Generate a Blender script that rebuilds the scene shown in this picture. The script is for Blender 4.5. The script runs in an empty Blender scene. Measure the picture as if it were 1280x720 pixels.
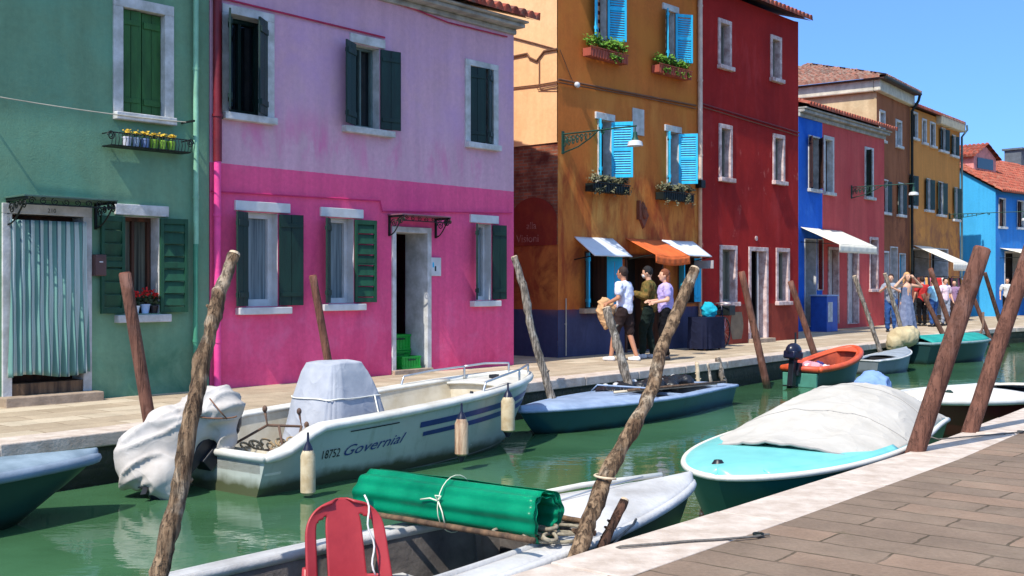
import bpy, math, random
from mathutils import Vector, Matrix, noise as mnoise
R = math.radians
rnd = random.Random(7)
scn = bpy.context.scene
col = scn.collection

# ------------------------------------------------------------------ camera, light, exposure
F, H, HY, CX = 1380.0, 1.4, 357.0, 640.0
cam_d = bpy.data.cameras.new('camera'); cam = bpy.data.objects.new('camera', cam_d); col.objects.link(cam)
cam.location = (0, 0, H); cam.rotation_euler = (R(90), 0, 0)
cam_d.sensor_width = 36; cam_d.lens = 36 * F / 1280; cam_d.shift_y = -3 / 1280
cam_d.clip_start = .05; cam_d.clip_end = 3000
scn.camera = cam
world = bpy.data.worlds.new('World'); scn.world = world; world.use_nodes = True
SUN_DIR = Vector((-.55, -.835, 0)).normalized()      # horizontal direction towards the sun
SUN_EL = R(54)
nt = world.node_tree
sky = nt.nodes.new('ShaderNodeTexSky'); sky.sky_type = 'NISHITA'; sky.sun_disc = False
sky.sun_elevation = SUN_EL; sky.sun_rotation = math.atan2(SUN_DIR.x, SUN_DIR.y)
sky.air_density = 1.0; sky.dust_density = .3; sky.ozone_density = 3.0
bg = nt.nodes['Background']
_tc = nt.nodes.new('ShaderNodeTexCoord'); _sx = nt.nodes.new('ShaderNodeSeparateXYZ'); _rp = nt.nodes.new('ShaderNodeValToRGB'); _mx = nt.nodes.new('ShaderNodeMix'); _mx.data_type = 'RGBA'; _mx.blend_type = 'MULTIPLY'; _mx.inputs[0].default_value = 1
nt.links.new(_tc.outputs['Generated'], _sx.inputs[0]); nt.links.new(_sx.outputs[2], _rp.inputs[0])   # a deep clear sky: less white towards the horizon
_rp.color_ramp.elements[0].position = .0; _rp.color_ramp.elements[0].color = (.13, .265, .54, 1); _rp.color_ramp.elements[1].position = .6; _rp.color_ramp.elements[1].color = (1, .93, .80, 1); _e = _rp.color_ramp.elements.new(.28); _e.color = (.30, .42, .62, 1)
nt.links.new(sky.outputs[0], _mx.inputs[6]); nt.links.new(_rp.outputs[0], _mx.inputs[7]); nt.links.new(_mx.outputs[2], bg.inputs[0]); bg.inputs[1].default_value = .15
sun_d = bpy.data.lights.new('sun', 'SUN'); sun = bpy.data.objects.new('sun', sun_d); col.objects.link(sun)
sun_d.energy = 2.4; sun_d.angle = R(.5); sun_d.color = (1, .95, .86)
sd = Vector((SUN_DIR.x * math.cos(SUN_EL), SUN_DIR.y * math.cos(SUN_EL), math.sin(SUN_EL)))
sun.rotation_euler = sd.to_track_quat('Z', 'Y').to_euler()
scn.view_settings.view_transform = 'Standard'; scn.view_settings.look = 'None'
scn.view_settings.exposure = 1.3; scn.view_settings.gamma = 1.0
scn.render.engine = 'CYCLES'
scn.cycles.max_bounces = 8; scn.cycles.diffuse_bounces = 4; scn.cycles.glossy_bounces = 4; scn.cycles.transmission_bounces = 6

WZ = -.5                                              # water level; the quays are z = 0
def at(px, py, D): return Vector(((px - CX) / F * D, D, H + (HY - py) / F * D))
def gnd(px, py, z=0.0): return at(px, py, (H - z) * F / (py - HY))

# ------------------------------------------------------------------ materials
def lin(r, g, b):
    f = lambda v: (v / 255 / 12.92) if v / 255 <= .04045 else ((v / 255 + .055) / 1.055) ** 2.4
    return (f(r), f(g), f(b), 1)
def sc(c, k): return (min(1, c[0] * k), min(1, c[1] * k), min(1, c[2] * k), 1)
class N:
    def __init__(s, name):
        s.m = bpy.data.materials.new(name); s.m.use_nodes = True; s.t = s.m.node_tree
        s.p = s.t.nodes['Principled BSDF']; s.tc = s.t.nodes.new('ShaderNodeTexCoord')
    def n(s, kind, **kw):
        nd = s.t.nodes.new('ShaderNode' + kind)
        for k, v in kw.items(): setattr(nd, k, v)
        return nd
    def l(s, a, b): s.t.links.new(a, b)
    def coord(s, scale=(1, 1, 1), rot=(0, 0, 0)):
        mp = s.n('Mapping'); mp.inputs['Scale'].default_value = scale; mp.inputs['Rotation'].default_value = rot
        s.l(s.tc.outputs['Object'], mp.inputs[0]); return mp.outputs[0]
    def noise(s, scale, detail=5, rough=.55, co=None, dist=0):
        t = s.n('TexNoise'); t.inputs['Scale'].default_value = scale; t.inputs['Detail'].default_value = detail
        t.inputs['Roughness'].default_value = rough; t.inputs['Distortion'].default_value = dist
        s.l(co or s.tc.outputs['Object'], t.inputs[0]); return t.outputs[0]
    def ramp(s, fac, a, b, ca=(0, 0, 0, 1), cb=(1, 1, 1, 1)):
        r = s.n('ValToRGB'); r.color_ramp.elements[0].position = a; r.color_ramp.elements[1].position = b
        r.color_ramp.elements[0].color = ca; r.color_ramp.elements[1].color = cb
        s.l(fac, r.inputs[0]); return r.outputs[0]
    def mix(s, fac, a, b, mode='MIX'):
        m = s.n('Mix', data_type='RGBA', blend_type=mode)
        for v, i in ((fac, 0), (a, 6), (b, 7)):
            if isinstance(v, (int, float)): m.inputs[i].default_value = v
            elif isinstance(v, tuple): m.inputs[i].default_value = v
            else: s.l(v, m.inputs[i])
        return m.outputs[2]
    def math(s, op, a, b=0.0):
        m = s.n('Math', operation=op)
        for v, i in ((a, 0), (b, 1)):
            if isinstance(v, (int, float)): m.inputs[i].default_value = v
            else: s.l(v, m.inputs[i])
        return m.outputs[0]
    def bump(s, h, st, dist=.02):
        b = s.n('Bump'); b.inputs['Strength'].default_value = st; b.inputs['Distance'].default_value = dist
        s.l(h, b.inputs['Height'])
        return b.outputs[0]
    def axis(s, i):
        x = s.n('SeparateXYZ'); s.l(s.tc.outputs['Object'], x.inputs[0]); return x.outputs[i]
    def done(s, colour, rough=.8, normal=None, metal=0, spec=.5):
        if isinstance(colour, tuple): s.p.inputs['Base Color'].default_value = colour
        else: s.l(colour, s.p.inputs['Base Color'])
        if isinstance(rough, (int, float)): s.p.inputs['Roughness'].default_value = rough
        else: s.l(rough, s.p.inputs['Roughness'])
        s.p.inputs['Metallic'].default_value = metal; s.p.inputs['Specular IOR Level'].default_value = spec
        if normal: s.l(normal, s.p.inputs['Normal'])
        return s.m
def M(name, c, rough=.75, var=.18, scale=4, bump=.15, bscale=30, metal=0, spec=.4, c2=None, lo=.35, hi=.65, stretch=(1, 1, 1)):
    s = N(name); co = s.coord(stretch)
    f = s.ramp(s.noise(scale, 6, .6, co), lo, hi)
    colr = s.mix(f, c2 or sc(c, 1 - var), sc(c, 1 + var) if not c2 else c)
    nb = s.bump(s.noise(bscale, 4, .6, co), bump) if bump else None
    return s.done(colr, rough, nb, metal, spec)
def plaster(name, zones, stains=(), var=.12, bump=.35, rough=.9):
    """zones [(z_from, colour)...] bottom up; stains (colour, scale, lo, hi, strength, z0, z1, streak)"""
    s = N(name); z = s.axis(2)
    wob = s.math('ADD', z, s.math('MULTIPLY', s.math('SUBTRACT', s.noise(9, 3), .5), .02))
    c = zones[0][1]
    for z0, cc in zones[1:]:
        c = s.mix(s.math('GREATER_THAN', wob, z0), c, cc)
    v = s.ramp(s.noise(.9, 7, .62), .3, .72)
    c = s.mix(v, s.mix(1.0, c, (1 - var, 1 - var, 1 - var, 1), 'MULTIPLY'), s.mix(var, c, (1, 1, 1, 1), 'SCREEN') if False else s.mix(1.0, c, (1 + var, 1 + var, 1 + var, 1), 'MULTIPLY'))
    fine = s.ramp(s.noise(14, 6, .7), .3, .75, (.88, .88, .88, 1), (1.08, 1.08, 1.08, 1))
    c = s.mix(1.0, c, fine, 'MULTIPLY')
    rub = s.ramp(s.noise(1, 5, .6, s.coord((5, 5, .35))), .35, .7, (.9, .9, .9, 1), (1.05, 1.05, 1.05, 1))
    c = s.mix(1.0, c, rub, 'MULTIPLY')
    for i, (sc_, scale, lo, hi, st, z0, z1, streak) in enumerate(stains):
        mp = s.n('Mapping'); mp.inputs['Location'].default_value = (3.7 * i + 1, 2.1 * i, 5.3 * i)
        mp.inputs['Scale'].default_value = (1, 1, .3) if streak else (1, 1, 1)
        s.l(s.tc.outputs['Object'], mp.inputs[0])
        m = s.ramp(s.noise(scale, 7, .65, mp.outputs[0], .4), lo, hi)
        a = s.n('MapRange', interpolation_type='SMOOTHSTEP'); s.l(z, a.inputs[0]); a.inputs[1].default_value = z0 - .25; a.inputs[2].default_value = z0 + .25
        b = s.n('MapRange', interpolation_type='SMOOTHSTEP'); s.l(z, b.inputs[0]); b.inputs[1].default_value = z1 + .4; b.inputs[2].default_value = z1 - .4
        m = s.math('MULTIPLY', s.math('MULTIPLY', m, a.outputs[0]), b.outputs[0])
        c = s.mix(s.math('MULTIPLY', m, st), c, sc_)
    return s.done(c, rough, s.bump(s.math('ADD', s.noise(40, 5, .7), s.noise(3, 5, .6)), bump, .012), spec=.2)

m_trim = M('white_stone_trim', lin(205, 205, 205), var=.12, c2=lin(165, 165, 160), scale=5, bump=.25)
m_trimp = M('pinkish_stone_trim', lin(215, 195, 190), c2=lin(160, 130, 125), scale=6, bump=.25)
m_white = M('white_paint', lin(206, 207, 208), c2=lin(186, 186, 184), rough=.45, bump=.05)
m_dgreen = M('dark_green_paint', lin(9, 40, 33), rough=.5, var=.35, scale=3, bump=.25, stretch=(3, 3, .6))
m_dgreen2 = M('deep_green_paint', lin(8, 40, 31), rough=.5, var=.3, scale=3, bump=.25, stretch=(3, 3, .6))
m_mgreen = M('leaf_green_paint', lin(45, 92, 42), rough=.6, var=.25, scale=3, bump=.25, stretch=(3, 3, .6))
m_ggreen = M('bottle_green_paint', lin(16, 66, 44), rough=.6, var=.3, scale=3, bump=.25, stretch=(3, 3, .6))
m_sky = M('sky_blue_paint', lin(38, 178, 218), rough=.5, var=.12, scale=3, bump=.2, stretch=(3, 3, .6))
m_brownsh = M('brown_shutter_paint', lin(64, 38, 30), rough=.6, var=.25, bump=.25)
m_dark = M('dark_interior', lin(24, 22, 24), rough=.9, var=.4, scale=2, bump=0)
m_iron = M('wrought_iron', lin(22, 30, 28), rough=.55, var=.4, bump=.2, metal=.3)
m_giron = M('green_iron', lin(28, 68, 58), rough=.55, var=.3, bump=.2, metal=.2)
m_stone = M('door_stone', lin(160, 140, 120), var=.25, bump=.4)
m_wood = M('old_wood', lin(120, 92, 66), c2=lin(70, 52, 38), var=.3, scale=3, bump=.5, stretch=(6, 6, .7))
m_cornice = M('grey_cornice', lin(175, 172, 165), c2=lin(130, 128, 122), bump=.3)
def glass(name, c, rough=.06, sp=.6):
    s = N(name); return s.done(s.mix(s.ramp(s.noise(1.3, 3), .35, .65), sc(c, .5), c), rough, s.bump(s.noise(2.5, 2), .05), spec=sp)
m_glass = glass('window_glass', lin(28, 34, 38))
m_curt = M('net_curtain', lin(135, 150, 155), c2=lin(80, 95, 102), scale=5, stretch=(5, 5, .15), rough=.9, bump=.3, bscale=12)
m_curt2 = M('grey_curtain', lin(115, 115, 100), c2=lin(45, 48, 42), scale=4, stretch=(6, 6, .15), rough=.9, bump=.3)
def tile_mat(name, c1, c2, c3):
    s = N(name); a = s.n('TexVoronoi', feature='F1'); a.inputs['Scale'].default_value = 4.5
    s.l(s.coord((1, .6, 1)), a.inputs[0])
    c = s.mix(s.ramp(a.outputs['Color'], .2, .8), c1, c2)
    c = s.mix(s.ramp(s.noise(7, 6, .7), .48, .68), c, c3)
    return s.done(c, .9, s.bump(s.noise(40, 4), .3), spec=.2)
m_tile = tile_mat('clay_tiles', lin(165, 82, 62), lin(120, 56, 46), lin(105, 92, 82))
m_tile2 = tile_mat('weathered_tiles', lin(160, 110, 92), lin(110, 75, 64), lin(150, 142, 128))
m_tile3 = tile_mat('orange_clay_tiles', lin(170, 88, 68), lin(136, 68, 54), lin(160, 116, 96))
m_leaf = M('geranium_leaves', lin(78, 120, 38), c2=lin(35, 70, 22), scale=9, bump=0, rough=.6)
m_leafd = M('dark_leaves', lin(62, 84, 46), c2=lin(40, 45, 30), scale=9, bump=0, rough=.6)
m_leafy = M('yellow_flowers', lin(225, 190, 60), c2=lin(190, 150, 40), bump=0)
m_red = M('red_petals', lin(200, 25, 25), bump=0)
m_terra = M('terracotta', lin(150, 72, 55), bump=.2)

# ------------------------------------------------------------------ mesh builder
class MB:
    def __init__(s): s.v, s.f = [], []
    def add(s, vs, fs):
        o = len(s.v); s.v += [tuple(v) for v in vs]; s.f += [tuple(i + o for i in f) for f in fs]; return s
    def box(s, x0, x1, y0, y1, z0, z1):
        vs = [(x, y, z) for z in (z0, z1) for y in (y0, y1) for x in (x0, x1)]
        return s.add(vs, [(0, 2, 3, 1), (4, 5, 7, 6), (0, 1, 5, 4), (2, 6, 7, 3), (0, 4, 6, 2), (1, 3, 7, 5)])
    def beam(s, a, b, w, h, up=(0, 0, 1)):
        a, b = Vector(a), Vector(b); d = (b - a).normalized(); sd_ = d.cross(Vector(up)).normalized(); u = sd_.cross(d)
        vs = [p + sd_ * sx * w / 2 + u * sz * h / 2 for p in (a, b) for sz in (-1, 1) for sx in (-1, 1)]
        return s.add(vs, [(0, 2, 3, 1), (4, 5, 7, 6), (0, 1, 5, 4), (2, 6, 7, 3), (0, 4, 6, 2), (1, 3, 7, 5)])
    def tube(s, pts, r, n=8, cap=True, wob=0, closed=False):
        pts = [Vector(p) for p in pts]; m = len(pts); rs = r if isinstance(r, (list, tuple)) else [r] * m
        ref = None; rings = []
        for i, p in enumerate(pts):
            if closed: d = pts[(i + 1) % m] - pts[i - 1]
            else: d = (pts[min(i + 1, m - 1)] - pts[max(i - 1, 0)])
            if d.length < 1e-9: d = Vector((0, 0, 1))
            d.normalize()
            if ref is None: ref = d.orthogonal().normalized()
            ref = (ref - d * ref.dot(d)).normalized(); b = d.cross(ref)
            ring = []
            for k in range(n):
                a = 2 * math.pi * k / n; q = ref * math.cos(a) + b * math.sin(a); rr = rs[i]
                if wob: rr *= 1 + wob * mnoise.noise((p + q * .05) * 9) + wob * .6 * mnoise.noise((p + q * .04) * 31)
                ring.append(p + q * rr)
            rings.append(ring)
        o = [v for g in rings for v in g]; fs = []
        for i in range(m if closed else m - 1):
            j = (i + 1) % m
            for k in range(n): fs.append((i * n + k, i * n + (k + 1) % n, j * n + (k + 1) % n, j * n + k))
        if cap and not closed: fs.append(tuple(range(n))[::-1]); fs.append(tuple((m - 1) * n + k for k in range(n)))
        return s.add(o, fs)
    def grid(s, fn, nu, nv, u=(0, 1), v=(0, 1), closeu=False):
        vs = [fn(u[0] + (u[1] - u[0]) * i / nu, v[0] + (v[1] - v[0]) * j / nv) for i in range(nu + 1) for j in range(nv + 1)]
        return s.add(vs, [(i * (nv + 1) + j, (i + 1) * (nv + 1) + j, (i + 1) * (nv + 1) + j + 1, i * (nv + 1) + j + 1) for i in range(nu) for j in range(nv)])
    def ell(s, c, r, n=12, mat=None):
        vs = [(0, 0, 1)]; fs = []; m = n // 2 + 1
        for i in range(1, m):
            for k in range(n):
                a, b = math.pi * i / m, 2 * math.pi * k / n
                vs.append((math.sin(a) * math.cos(b), math.sin(a) * math.sin(b), math.cos(a)))
        vs.append((0, 0, -1)); e = len(vs) - 1
        for k in range(n):
            fs.append((0, 1 + k, 1 + (k + 1) % n)); fs.append((e, e - n + (k + 1) % n, e - n + k))
        for i in range(m - 2):
            for k in range(n): fs.append((1 + i * n + k, 1 + (i + 1) * n + k, 1 + (i + 1) * n + (k + 1) % n, 1 + i * n + (k + 1) % n))
        c = Vector(c)
        vv = [Vector((v[0] * r[0], v[1] * r[1], v[2] * r[2])) for v in vs]
        if mat: vv = [mat @ v for v in vv]
        return s.add([v + c for v in vv], fs)
    def lathe(s, prof, c=(0, 0, 0), n=16):
        vs = [(c[0] + r * math.cos(2 * math.pi * k / n), c[1] + r * math.sin(2 * math.pi * k / n), c[2] + z) for r, z in prof for k in range(n)]
        fs = [(i * n + k, i * n + (k + 1) % n, (i + 1) * n + (k + 1) % n, (i + 1) * n + k) for i in range(len(prof) - 1) for k in range(n)]
        fs += [tuple(range(n))[::-1], tuple((len(prof) - 1) * n + k for k in range(n))]
        return s.add(vs, fs)
    def leaves(s, c, r, n, size, rn=rnd):
        for _ in range(n):
            p = Vector((rn.gauss(0, .45) * r[0], rn.gauss(0, .45) * r[1], rn.gauss(0, .45) * r[2])) + Vector(c)
            a = Vector((rn.uniform(-1, 1), rn.uniform(-1, 1), rn.uniform(-1, 1))).normalized(); b = a.orthogonal().normalized()
            k = size * rn.uniform(.6, 1.4)
            s.add([p - a * k, p - b * k * .6, p + a * k, p + b * k * .6], [(0, 1, 2, 3)])
        return s
    def build(s, name, mat, parent=None, smooth=False, bevel=0, solid=0, label=None):
        me = bpy.data.meshes.new(name); me.from_pydata(s.v, [], s.f); me.validate(); me.update()
        me.materials.append(mat); o = bpy.data.objects.new(name, me); col.objects.link(o)
        if parent: o.parent = parent
        if smooth:
            me.polygons.foreach_set('use_smooth', [True] * len(me.polygons))
            if smooth != 'all': me.set_sharp_from_angle(angle=R(40))
        if solid:
            md = o.modifiers.new('solid', 'SOLIDIFY'); md.thickness = solid; md.offset = 0
        if bevel:
            md = o.modifiers.new('bevel', 'BEVEL'); md.width = bevel; md.segments = 2; md.limit_method = 'ANGLE'; md.angle_limit = R(50); md.harden_normals = False
        if label: o['label'] = label
        return o
def tag(o, label=None, cat=None, group=None, kind=None):
    if label: o['label'] = label
    if cat: o['category'] = cat
    if group: o['group'] = group
    if kind: o['kind'] = kind
    return o
def empty(name, loc, rz=0, label=None, cat=None, group=None):
    o = bpy.data.objects.new(name, None); col.objects.link(o); o.location = loc; o.rotation_euler = (0, 0, rz); o.empty_display_size = .2
    return tag(o, label, cat, group)
def struct(mb, name, mat, **k): return tag(mb.build(name, mat, **k), kind='structure')
_tmp = bpy.data.scenes.new('workbench')
def evaluated(o):
    """mesh of one object after its modifiers, evaluated alone in a scratch scene (fast)"""
    par = o.parent; o.parent = None; col.objects.unlink(o); _tmp.collection.objects.link(o)
    vl = _tmp.view_layers[0]; vl.update(); me = bpy.data.meshes.new_from_object(o.evaluated_get(vl.depsgraph))
    _tmp.collection.objects.unlink(o); col.objects.link(o); o.parent = par
    return me
def text_mb(txt, size, fn, ext=0, shear=0):
    cu = bpy.data.curves.new('t', 'FONT'); cu.body = txt; cu.size = size; cu.shear = shear; cu.resolution_u = 3; cu.extrude = ext
    o = bpy.data.objects.new('t', cu); col.objects.link(o); me = evaluated(o); mb = MB()
    mb.add([fn(v.co.x, v.co.y, v.co.z) for v in me.vertices], [tuple(p.vertices) for p in me.polygons])
    bpy.data.objects.remove(o); bpy.data.meshes.remove(me); bpy.data.curves.remove(cu)
    return mb
def remesh(mb, name, mat, parent, voxel, smooth_it=2, post=None, label=None):
    o = mb.build(name, mat, parent)
    md = o.modifiers.new('r', 'REMESH'); md.mode = 'VOXEL'; md.voxel_size = voxel
    if smooth_it: s = o.modifiers.new('s', 'SMOOTH'); s.iterations = smooth_it; s.factor = .5
    me = evaluated(o)
    o.modifiers.clear(); old = o.data; o.data = me; bpy.data.meshes.remove(old)
    if post:
        data = [(Vector(v.co), Vector(v.normal)) for v in me.vertices]; flat = []
        for c_, n_ in data: flat += post(c_, n_)[:]
        me.vertices.foreach_set('co', flat)
    me.polygons.foreach_set('use_smooth', [True] * len(me.polygons)); me.name = name; me.update()
    if label: o['label'] = label
    return o

# ------------------------------------------------------------------ setting: water, quays, ground
def slab_mat(name, c1, c2, c3, mortar, bw, rh, ms, rot, var=1.0, rough=.85):
    s = N(name); b = s.n('TexBrick', offset=.5, offset_frequency=2); b.inputs['Scale'].default_value = 1
    b.inputs['Brick Width'].default_value = bw; b.inputs['Row Height'].default_value = rh; b.inputs['Mortar Size'].default_value = ms
    b.inputs['Mortar Smooth'].default_value = .25; b.inputs['Bias'].default_value = 0
    co = s.coord((1, 1, 1), (0, 0, rot))
    wob = s.n('VectorMath', operation='ADD'); nn = s.n('VectorMath', operation='SCALE'); nz = s.n('TexNoise'); nz.inputs['Scale'].default_value = 5; nz.inputs['Detail'].default_value = 4
    s.l(co, nz.inputs[0]); s.l(nz.outputs['Color'], nn.inputs[0]); nn.inputs['Scale'].default_value = .06; s.l(co, wob.inputs[0]); s.l(nn.outputs[0], wob.inputs[1])
    s.l(wob.outputs[0], b.inputs['Vector'])
    b.inputs['Color1'].default_value = (0, 0, 0, 1); b.inputs['Color2'].default_value = (1, 1, 1, 1); b.inputs['Mortar'].default_value = (.5, .5, .5, 1)
    cr = s.n('ValToRGB'); e = cr.color_ramp.elements; e[0].position = .1; e[0].color = c1; e[1].position = .9; e[1].color = c2; m_ = e.new(.5); m_.color = c3
    s.l(b.outputs['Color'], cr.inputs[0])
    c = s.mix(1.0, cr.outputs[0], s.ramp(s.noise(2.2, 7, .65), .3, .7, (.78, .78, .78, 1), (1.15, 1.15, 1.15, 1)), 'MULTIPLY')
    c = s.mix(1.0, c, s.ramp(s.noise(38, 6, .75), .3, .7, (.82, .82, .82, 1), (1.15, 1.15, 1.15, 1)), 'MULTIPLY')
    mm = s.math('MULTIPLY', b.outputs['Fac'], s.ramp(s.noise(3.5, 4), .3, .55))
    c = s.mix(mm, c, mortar); c = s.mix(s.math('MULTIPLY', s.ramp(s.noise(.8, 6, .7), .52, .7), .3), c, lin(150, 136, 116)); c = s.mix(s.math('MULTIPLY', s.ramp(s.noise(3, 7, .75), .60, .7), .5), c, lin(84, 76, 52))
    h = s.math('SUBTRACT', s.math('ADD', s.math('MULTIPLY', s.noise(30, 6, .7), .35), s.math('MULTIPLY', s.noise(1.7, 3), .8)), s.math('MULTIPLY', b.outputs['Fac'], .8))
    return s.done(c, rough, s.bump(h, .55, .02), spec=.25)
QD = math.atan2(.777, .63)
m_pave = slab_mat('far_quay_paving', lin(176, 158, 134), lin(190, 174, 150), lin(166, 148, 124), lin(140, 122, 100), .9, .4, .012, -QD)
m_pave2 = slab_mat('near_quay_paving', lin(128, 109, 92), lin(138, 114, 95), lin(122, 104, 88), lin(80, 68, 52), .82, .275, .009, -QD + R(90))
m_kerb = M('istrian_stone', lin(205, 190, 176), c2=lin(176, 158, 142), scale=6, var=.1, bump=.35, bscale=35)
def wet_wall():
    s = N('quay_wall_stone'); z = s.axis(2)
    b = s.n('TexBrick'); b.inputs['Scale'].default_value = 1; b.inputs['Brick Width'].default_value = .45; b.inputs['Row Height'].default_value = .16; b.inputs['Mortar Size'].default_value = .015
    co = s.n('CombineXYZ'); xx = s.math('ADD', s.math('MULTIPLY', s.axis(0), .63), s.math('MULTIPLY', s.axis(1), .777)); s.l(xx, co.inputs[0]); s.l(z, co.inputs[1]); s.l(co.outputs[0], b.inputs['Vector'])
    b.inputs['Color1'].default_value = lin(92, 84, 70); b.inputs['Color2'].default_value = lin(66, 62, 52); b.inputs['Mortar'].default_value = lin(40, 40, 34)
    c = s.mix(s.ramp(s.noise(6, 6), .35, .65), b.outputs['Color'], lin(58, 60, 46))
    a = s.n('MapRange'); s.l(s.math('ADD', z, s.math('MULTIPLY', s.noise(5, 4), .12)), a.inputs[0]); a.inputs[1].default_value = -.18; a.inputs[2].default_value = -.34
    c = s.mix(a.outputs[0], c, lin(28, 34, 20))
    return s.done(c, .7, s.bump(s.noise(12, 6, .7), .8, .04))
m_qwall = wet_wall()
edge_far = [(-11, 1.4), (-4.5, 9.71), (-3.65, 10.80), (.18, 15.7), (3.98, 20.35), (5.14, 21.95), (7.54, 25.0), (9.4, 27.4), (12.0, 31.2), (15.6, 35.6), (21, 40), (60, 66)]
edge_near = [(-8.5, -4.8), (-1.5, 3.6), (.19, 5.57), (1.27, 6.83), (3.28, 9.22), (4.30, 10.55), (5.94, 12.75), (9.5, 17.2), (15, 23.5), (24, 31), (60, 55)]
def nrm(poly, i):
    a = Vector(poly[max(i - 1, 0)]); b = Vector(poly[min(i + 1, len(poly) - 1)]); d = (b - a).normalized(); return Vector((-d.y, d.x))
def quay(poly, side, kerb_w, pave, tagn):
    off = [Vector(p) + nrm(poly, i) * side * kerb_w for i, p in enumerate(poly)]
    k = MB()
    for i in range(len(poly) - 1):                     # kerb stones, one band with fine joints
        a0, a1, b0, b1 = Vector(poly[i]), Vector(poly[i + 1]), off[i], off[i + 1]
        n = max(1, int((a1 - a0).length / 1.3))
        for j in range(n):
            t0, t1 = j / n, (j + 1) / n - .006 * 1.3 / max(.5, (a1 - a0).length / n) * .5
            q = [a0.lerp(a1, t0), a0.lerp(a1, t1), b0.lerp(b1, t1), b0.lerp(b1, t0)]
            dz = rnd.uniform(-.004, .006)
            q = [Vector((v.x, v.y, 0)) for v in q]
            vs = [v + Vector((0, 0, -.13)) for v in q] + [v + Vector((0, 0, dz + .006)) for v in q]
            k.add(vs, [(0, 3, 2, 1), (4, 5, 6, 7), (0, 1, 5, 4), (1, 2, 6, 5), (2, 3, 7, 6), (3, 0, 4, 7)])
    struct(k, tagn + '_kerb', m_kerb, bevel=.012)
    w = MB(); ins = [Vector(p) + nrm(poly, i) * side * .05 for i, p in enumerate(poly)]
    for i in range(len(poly) - 1):
        a, b = ins[i], ins[i + 1]
        w.add([(a.x, a.y, -2.5), (b.x, b.y, -2.5), (b.x, b.y, -.02), (a.x, a.y, -.02)], [(0, 1, 2, 3)])
    struct(w, tagn + '_wall', m_qwall)
    g = MB(); mid = [Vector(p) + nrm(poly, i) * side * (kerb_w - .1) for i, p in enumerate(poly)]
    far = [Vector(p) + nrm(poly, i) * side * 9 for i, p in enumerate(poly)]
    for i in range(len(poly) - 1):
        g.add([(*mid[i], 0), (*mid[i + 1], 0), (*far[i + 1], 0), (*far[i], 0)], [(0, 1, 2, 3)])
    struct(g, tagn + '_pavement', pave)
quay(edge_far, 1, .42, m_pave, 'far_quay'); quay(edge_near, -1, .46, m_pave2, 'near_quay')
m_ground = M('island_ground', lin(120, 108, 92), bump=.3)
g = MB(); fl = [Vector(p) + nrm(edge_far, i) * 1.0 for i, p in enumerate(edge_far)]
g.add([(v.x, v.y, -.012) for v in fl] + [(1200, 800, -.012), (600, 1500, -.012), (-900, 1200, -.012), (-900, -200, -.012)], [tuple(range(len(fl) + 4))]); struct(g, 'ground', m_ground)
g = MB(); fl = [Vector(p) + nrm(edge_near, i) * -1.0 for i, p in enumerate(edge_near)]
g.add([(v.x, v.y, -.012) for v in fl] + [(1200, 500, -.012), (900, -900, -.012), (-300, -900, -.012)], [tuple(range(len(fl) + 3))]); struct(g, 'ground', m_ground)
def water():
    s = N('canal_water')
    h = s.math('ADD', s.math('MULTIPLY', s.noise(2.6, 3, .5, s.coord((1, 1.6, 1), (0, 0, -QD))), 1.0), s.math('MULTIPLY', s.noise(11, 3, .5, s.coord((1, 1.5, 1), (0, 0, -QD + .6))), .16))
    c = s.mix(s.ramp(s.noise(.35, 4), .35, .65), lin(50, 84, 54), lin(68, 108, 74))
    s.p.inputs['IOR'].default_value = 1.33
    return s.done(c, .035, s.bump(h, .11, .045), spec=.6)
g = MB(); g.add([(-300, -300, WZ), (900, -300, WZ), (900, 900, WZ), (-300, 900, WZ)], [(0, 1, 2, 3)]); struct(g, 'water', water())

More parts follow.
